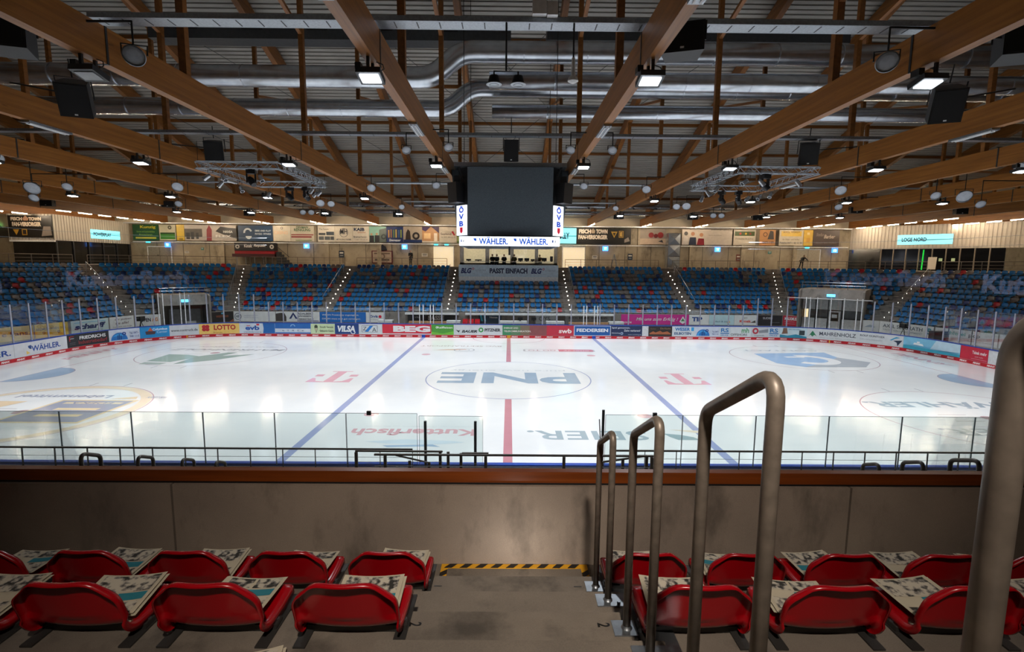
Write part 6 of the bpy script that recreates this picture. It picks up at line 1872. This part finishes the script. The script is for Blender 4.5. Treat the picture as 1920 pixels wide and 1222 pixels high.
for e in (-1, 1):
    br.box(e * .2 - .025, e * .2 + .025, -.04, .3, 0, .008)
br.build('mounting_bracket', simple('bracket_steel', '#3c3a38', .5, .5), seat0)
for e in (-1, 1):
    MB().cyl((e * .205, .1, 0), (e * .205, .1, .033), .012, 6).build('bolt', MT['galv'], seat0)
MB().box(-.13, .13, .06, .22, .03, .05).build('pan_support', MT['dark'], seat0)
rows = [('front row', D0 + 2.71, ZT1, [-4.53, -3.98, -3.43, -2.88, -2.31, -1.76, -1.21, -.66, .79, 1.34, 1.89, 2.44, 2.99, 3.54, 4.1]),
        ('second row', D0 + 1.965, ZT2, [-3.40, -2.85, -2.30, -1.755, -1.20, -.645, .79, 1.34, 1.90, 2.45, 3.0])]
first = True
def paper_mat(seed):
    m, nt, p = base('newspaper_print_%d' % seed)
    tc = nt.nodes.new('ShaderNodeTexCoord')
    mp = nt.nodes.new('ShaderNodeMapping')
    mp.inputs['Location'].default_value = (seed * 1.7, seed * .9, 0)
    nt.links.new(tc.outputs['Object'], mp.inputs[0])
    vo = nt.nodes.new('ShaderNodeTexVoronoi')
    vo.inputs['Scale'].default_value = 26
    nz = nt.nodes.new('ShaderNodeTexNoise')
    nz.inputs['Scale'].default_value = 30
    nz.inputs['Detail'].default_value = 5
    nt.links.new(mp.outputs[0], nz.inputs['Vector'])
    nt.links.new(ramp(nt, nz.outputs['Fac'], [(0.42, lin('#26241f')), (0.5, lin('#86817a')), (0.56, lin('#b9b1a0'))]), p.inputs['Base Color'])
    p.inputs['Roughness'].default_value = .7
    return m
photo_m = [paper_mat(i) for i in range(3)]
PAPER = pal('#b8ae98', .7)
def newspaper(x, y, z, rz, seed, lab, tilt=0.0, flip=0):
    root = empty('newspaper', (x, y, z), rz, label=lab, cat='newspaper', group='newspapers laid out in the near stand')
    root.rotation_euler = (tilt, 0, rz)
    def sheet(dx, dy, zz, m, nm, a=(-.15, .15), b=(-.19, .19), par_=None):
        a = tuple(q * .93 for q in a); b = tuple(q * .72 for q in b)
        mb = MB()
        n_ = 6
        for i in range(n_ + 1):
            u = a[0] + (a[1] - a[0]) * i / n_
            bend = .012 * ((u / .15) ** 2)
            mb.v += [(u + dx, b[0] + dy, zz + bend), (u + dx, b[1] + dy, zz + bend)]
        mb.f = [(2 * i, 2 * i + 2, 2 * i + 3, 2 * i + 1) for i in range(n_)]
        return mb.build(nm, m, par_ or root)
    sheet(.012, -.008, 0, PAPER, 'inner_page')
    sheet(0, 0, .006, PAPER, 'front_page')
    s_ = -1 if flip else 1
    sheet(0, 0, .0075, photo_m[seed % 3], 'photo', (-.13, .13), (.02, .175))
    sheet(0, 0, .0075, pal('#1c7484', .6), 'teal_block', (-.13, .0) if seed % 2 else (.0, .13), (-.06, .01))
    for k in range(2):
        sheet(0, 0, .0075, photo_m[(seed + 1) % 3], 'article', (-.13 + .135 * k, -.01 + .135 * k), (-.175, -.075))
for rn, y, z, xs_ in rows:
    nl = sum(1 for x in xs_ if x < 0)
    ls = [x for x in xs_ if x < 0][::-1]
    for x in xs_:
        side = 'left' if x < 0 else 'right'
        n_ = (ls.index(x) if x < 0 else xs_.index(x) - nl)
        desc = '%s, %s from the aisle on the %s' % (rn, ORD[n_], side)
        if first:
            t = seat0; t.location = (x, y, z); first = False
            tag(t, 'red plastic shell seat, ' + desc, 'seat', 'red shell seats in the near stand')
        else:
            t = dup(seat0, (x, y, z), 0, label='red plastic shell seat, ' + desc, cat='seat', group='red shell seats in the near stand')
        bare = (rn == 'front row' and n_ == 0 and x < 0)
        newspaper(x + (.03 if x < 0 else -.03), y + .165, z + .085, random.uniform(-.12, .12) + (PI if n_ % 3 == 1 else 0), n_ + (rn == 'front row'), 'newspaper on the red seat, ' + desc, math.radians(3))
newspaper(-1.0, D0 + 1.745, ZT2 + .012, .25, 1, 'newspaper lying on the step at the bottom of the picture')

# ---- lower stand between parapet and ice
lo = MB()
k = 0
y = -23.8
while y < -16.4:
    z = 3.62 - .31 * k
    lo.box(-24, 24, y, y + .75, -.05, max(.3, z))
    y += .75
    k += 1
lo.build('floor_lower_stand', MT['terrace'], kind='structure')
bl = simple('black_rail_paint', '#46433f', .4, .2)
UR = [(-5.2, -21.25, -21.54, 3.74, 'left'), (-5.2, -20.32, -20.62, 3.35, 'left'), (-5.2, -19.38, -19.68, 2.94, 'left'), (-5.2, -18.48, -18.78, 2.54, 'left'),
      (5.2, -21.82, -22.18, 3.97, 'right'), (5.2, -21.12, -21.45, 3.66, 'right'), (5.2, -20.4, -20.72, 3.34, 'right')]
cnt = {'left': 0, 'right': 0}
for x, yf, yb, zt, side in UR:
    rail_u('lower_handrail', x, yf, yb, zt - 1.05, zt - .9, zt, .024, bl, 'black bent handrail of the lower stand on the %s, %s of its row' % (side, ORD[cnt[side]]), .14, False)
    cnt[side] += 1
def wire_fence(x0, x1, y, zb, zt, lab, step, wires=3):
    root = empty('cable_railing', (x0, y, zb), label=lab, cat='railing')
    L = x1 - x0
    h = zt - zb
    MB().box(0, L, -.02, .02, h - .02, h + .015).build('top_rail', bl, root)
    n_ = round(L / step)
    for i in range(n_ + 1):
        xx = L * i / n_
        MB().bar((xx, -.04, 0), (xx, 0, h - .02), .035, .012, (1, 0, 0)).build('post', bl, root)
    for j in range(wires):
        zz = h - .2 * (j + 1)
        MB().tube([(0, 0, zz), (L, 0, zz)], .005, 5).build('wire', MT['galv'], root)
wire_fence(-18.3, -2.25, -15.9, .3, 1.845, 'dark cable railing in front of the ice on the left', .765)
wire_fence(2.5, 18.2, -15.9, .3, 1.845, 'dark cable railing in front of the ice on the right', .765)
# stair railings in the middle of the lower stand
def sq_rail(pts, posts, lab, r=.022):
    root = empty('stair_railing', pts[0], label=lab, cat='railing')
    p0 = Vector(pts[0])
    for a, b in zip(pts, pts[1:]):
        MB().bar(Vector(a) - p0, Vector(b) - p0, r * 2.2, r * 1.5).build('top_rail', bl, root)
    for x, y, z in posts:
        MB().bar(Vector((x, y, z)) - p0, Vector((x, y, z - 1.1)) - p0, .06, .04, (0, 1, 0)).build('post', bl, root)
    a, b = Vector(pts[0]) - p0, Vector(pts[-1]) - p0
    MB().tube([a + Vector((0, 0, -.24)), b + Vector((0, 0, -.24))], .006, 5).build('wire', MT['galv'], root)
sq_rail([(-2.72, -17.5, 2.33), (3.12, -17.5, 2.33)], [(-2.5, -17.5, 2.3), (-.45, -17.5, 2.3), (1.15, -17.5, 2.3), (2.95, -17.5, 2.3)], 'long dark handrail across the middle of the lower stand')
sq_rail([(-3.17, -17.3, 2.33), (-1.45, -16.6, 2.06)], [(-3.15, -17.3, 2.3), (-1.5, -16.6, 2.05)], 'short dark stair rail left of the middle, sloping away')
sq_rail([(-2.35, -17.2, 2.2), (-1.75, -16.6, 1.8)], [(-2.1, -17.0, 2.0), (-1.75, -16.6, 1.8)], 'smallest dark stair rail in the middle left group')
sq_rail([(-1.0, -16.8, 2.1), (-.45, -16.8, 2.1), (-.42, -16.8, 2.1)], [(-1.3, -16.8, 2.13), (-1.02, -16.8, 2.1)], 'short dark rail between the two tall glass posts')
sq_rail([(2.0, -16.9, 1.95), (2.9, -17.3, 2.26)], [(2.05, -16.9, 1.95), (2.45, -17.1, 2.1), (2.9, -17.3, 2.24)], 'dark stair rail behind the smallest steel handrail')

# ================================================================== PEOPLE
def person(x, y, z, rz, joints, cloth, hair, skin, lab, trousers='#17181c', s=1.0):
    root = empty('person', (x, y, z), rz, label=lab, cat='person')
    J = dict(pelvis=(0, 0, .95), chest=(0, 0, 1.25), neck=(0, 0, 1.48), sl=(-.19, 0, 1.42), sr=(.19, 0, 1.42), el=(-.24, .02, 1.14), er=(.24, .02, 1.14),
             wl=(-.22, -.08, .9), wr=(.22, -.08, .9), hl=(-.1, 0, .92), hr_=(.1, 0, .92), kl=(-.11, -.02, .5), kr=(.11, -.02, .5), al=(-.11, .02, .08), ar=(.11, .02, .08), tl=(-.12, -.14, .04), tr=(.12, -.14, .04), head=(0, -.01, 1.64))
    J.update(joints)
    def skinm(name, chain, m, radii):
        me = bpy.data.meshes.new(name)
        names = list(dict.fromkeys([n for e in chain for n in e]))
        me.from_pydata([Vector(J[n]) * s for n in names], [(names.index(a), names.index(b)) for a, b in chain], [])
        me.materials.append(m)
        o_ = bpy.data.objects.new(name, me)
        C.objects.link(o_)
        o_.parent = root
        md = o_.modifiers.new('skin', 'SKIN')
        md.use_smooth_shade = True
        for i, n in enumerate(names):
            r = radii[n]
            me.skin_vertices[0].data[i].radius = (r * s, r * s * .8)
        me.skin_vertices[0].data[0].use_root = True
        sd = o_.modifiers.new('sub', 'SUBSURF'); sd.levels = 1; sd.render_levels = 1
        return o_
    R = dict(pelvis=.17, chest=.21, neck=.06, sl=.1, sr=.1, el=.065, er=.065, wl=.045, wr=.045, hl=.1, hr_=.1, kl=.075, kr=.075, al=.05, ar=.05, tl=.045, tr=.045)
    skinm('jacket', [('pelvis', 'chest'), ('chest', 'neck'), ('chest', 'sl'), ('sl', 'el'), ('el', 'wl'), ('chest', 'sr'), ('sr', 'er'), ('er', 'wr')], simple('jacket_' + cloth.strip('#'), cloth, .8), R)
    skinm('trousers', [('pelvis', 'hl'), ('hl', 'kl'), ('kl', 'al'), ('al', 'tl'), ('pelvis', 'hr_'), ('hr_', 'kr'), ('kr', 'ar'), ('ar', 'tr')], simple('trousers_' + trousers.strip('#'), trousers, .8), R)
    h = Vector(J['head']) * s
    sk = simple('skin_' + skin.strip('#'), skin, .6)
    hd = MB().lathe([(-.13, .0001), (-.12, .04), (-.07, .07), (0, .08), (.06, .075), (.1, .05), (.12, .0001)], h, (0, 0, 1), 12)
    hd.box(h.x - .012, h.x + .012, h.y - .1, h.y - .07, h.z - .03, h.z + .01)
    hd.build('head', sk, root, smooth=True)
    MB().lathe([(-.05, .075), (0, .088), (.07, .085), (.115, .055), (.135, .0001)], h + Vector((0, .015, 0)), (0, .15, 1), 12).build('hair', simple('hair_' + hair.strip('#'), hair, .8), root, smooth=True)
    for n, w in (('left', 'wl'), ('right', 'wr')):
        p_ = Vector(J[w]) * s
        hm = MB().lathe([(0, .022), (-.05, .036), (-.09, .034)], p_, (0, 0, 1), 8)
        for k in range(4):
            hm.tube([p_ + Vector((-.024 + .016 * k, 0, -.08)), p_ + Vector((-.026 + .017 * k, -.01, -.12)), p_ + Vector((-.026 + .017 * k, -.025, -.15 + .006 * abs(k - 1.5)))], .008, 5)
        hm.tube([p_ + Vector((.03, -.01, -.03)), p_ + Vector((.045, -.03, -.08))], .009, 5)
        hm.build('hand', sk, root)
    return root
person(-10.9, 29.6, 5.8, .1, dict(el=(-.2, -.1, 1.16), wl=(-.05, -.22, 1.2), er=(.22, 0, 1.14), kl=(-.07, -.02, .5), kr=(.07, 0, .5)), '#15161a', '#16110d', '#9c745c', 'person in black standing at the railing below the navy tyre banner')
person(32.5, 29.7, 5.8, .15, dict(chest=(0, -.12, 1.2), neck=(0, -.25, 1.36), sl=(-.2, -.2, 1.3), sr=(.2, -.2, 1.3), el=(-.36, -.38, 1.08), er=(.34, -.38, 1.08), wl=(-.3, -.6, .94), wr=(.3, -.6, .94), head=(0, -.34, 1.47), kl=(-.12, .1, .5), kr=(.1, -.02, .5), al=(-.12, .3, .08), tl=(-.12, .16, .04)), '#121215', '#0e0d0d', '#8c6a54', 'person in black leaning on the railing before the closed door at right')
sit = dict(pelvis=(0, .1, .6), chest=(0, .02, .9), neck=(0, -.06, 1.12), sl=(-.19, -.02, 1.05), sr=(.19, -.02, 1.05), el=(-.24, -.15, .82), er=(.24, -.15, .82), wl=(-.12, -.4, .78), wr=(.12, -.4, .78), hl=(-.1, .08, .58), hr_=(.1, .08, .58), kl=(-.12, -.36, .56), kr=(.12, -.36, .56), al=(-.12, -.36, .1), ar=(.12, -.36, .1), tl=(-.12, -.5, .06), tr=(.12, -.5, .06), head=(0, -.1, 1.28))
for i, (x, y, c, lab) in enumerate([(-1.75, 26.15, '#141418', 'person in black sitting in the press box, second window, left one of the pair'), (-1.3, 26.25, '#2c2e36', 'person in dark grey sitting in the press box, right one of the pair'), (-.55, 26.2, '#1c1c20', 'person in black sitting in the press box left of the third window'),
                                    (.5, 26.2, '#4c4628', 'person in a dark yellow-black top sitting in the press box, third window'), (3.2, 27.2, '#5c4840', 'person sitting at a desk in the rightmost press box window')]):
    person(x, y, 5.75, .1 * i - .2, sit, c, '#17120e', '#a07c64', lab)
    st_ = empty('office_chair', (x, y + .12, 5.82), label='dark office chair in the press box, %s from left' % ORD[i], cat='chair')
    MB().box(-.2, .2, -.2, .2, .38, .44).build('seat', MT['dark'], st_)
    MB().cyl((0, 0, 0), (0, 0, .38), .03, 8).build('leg', MT['dark'], st_)
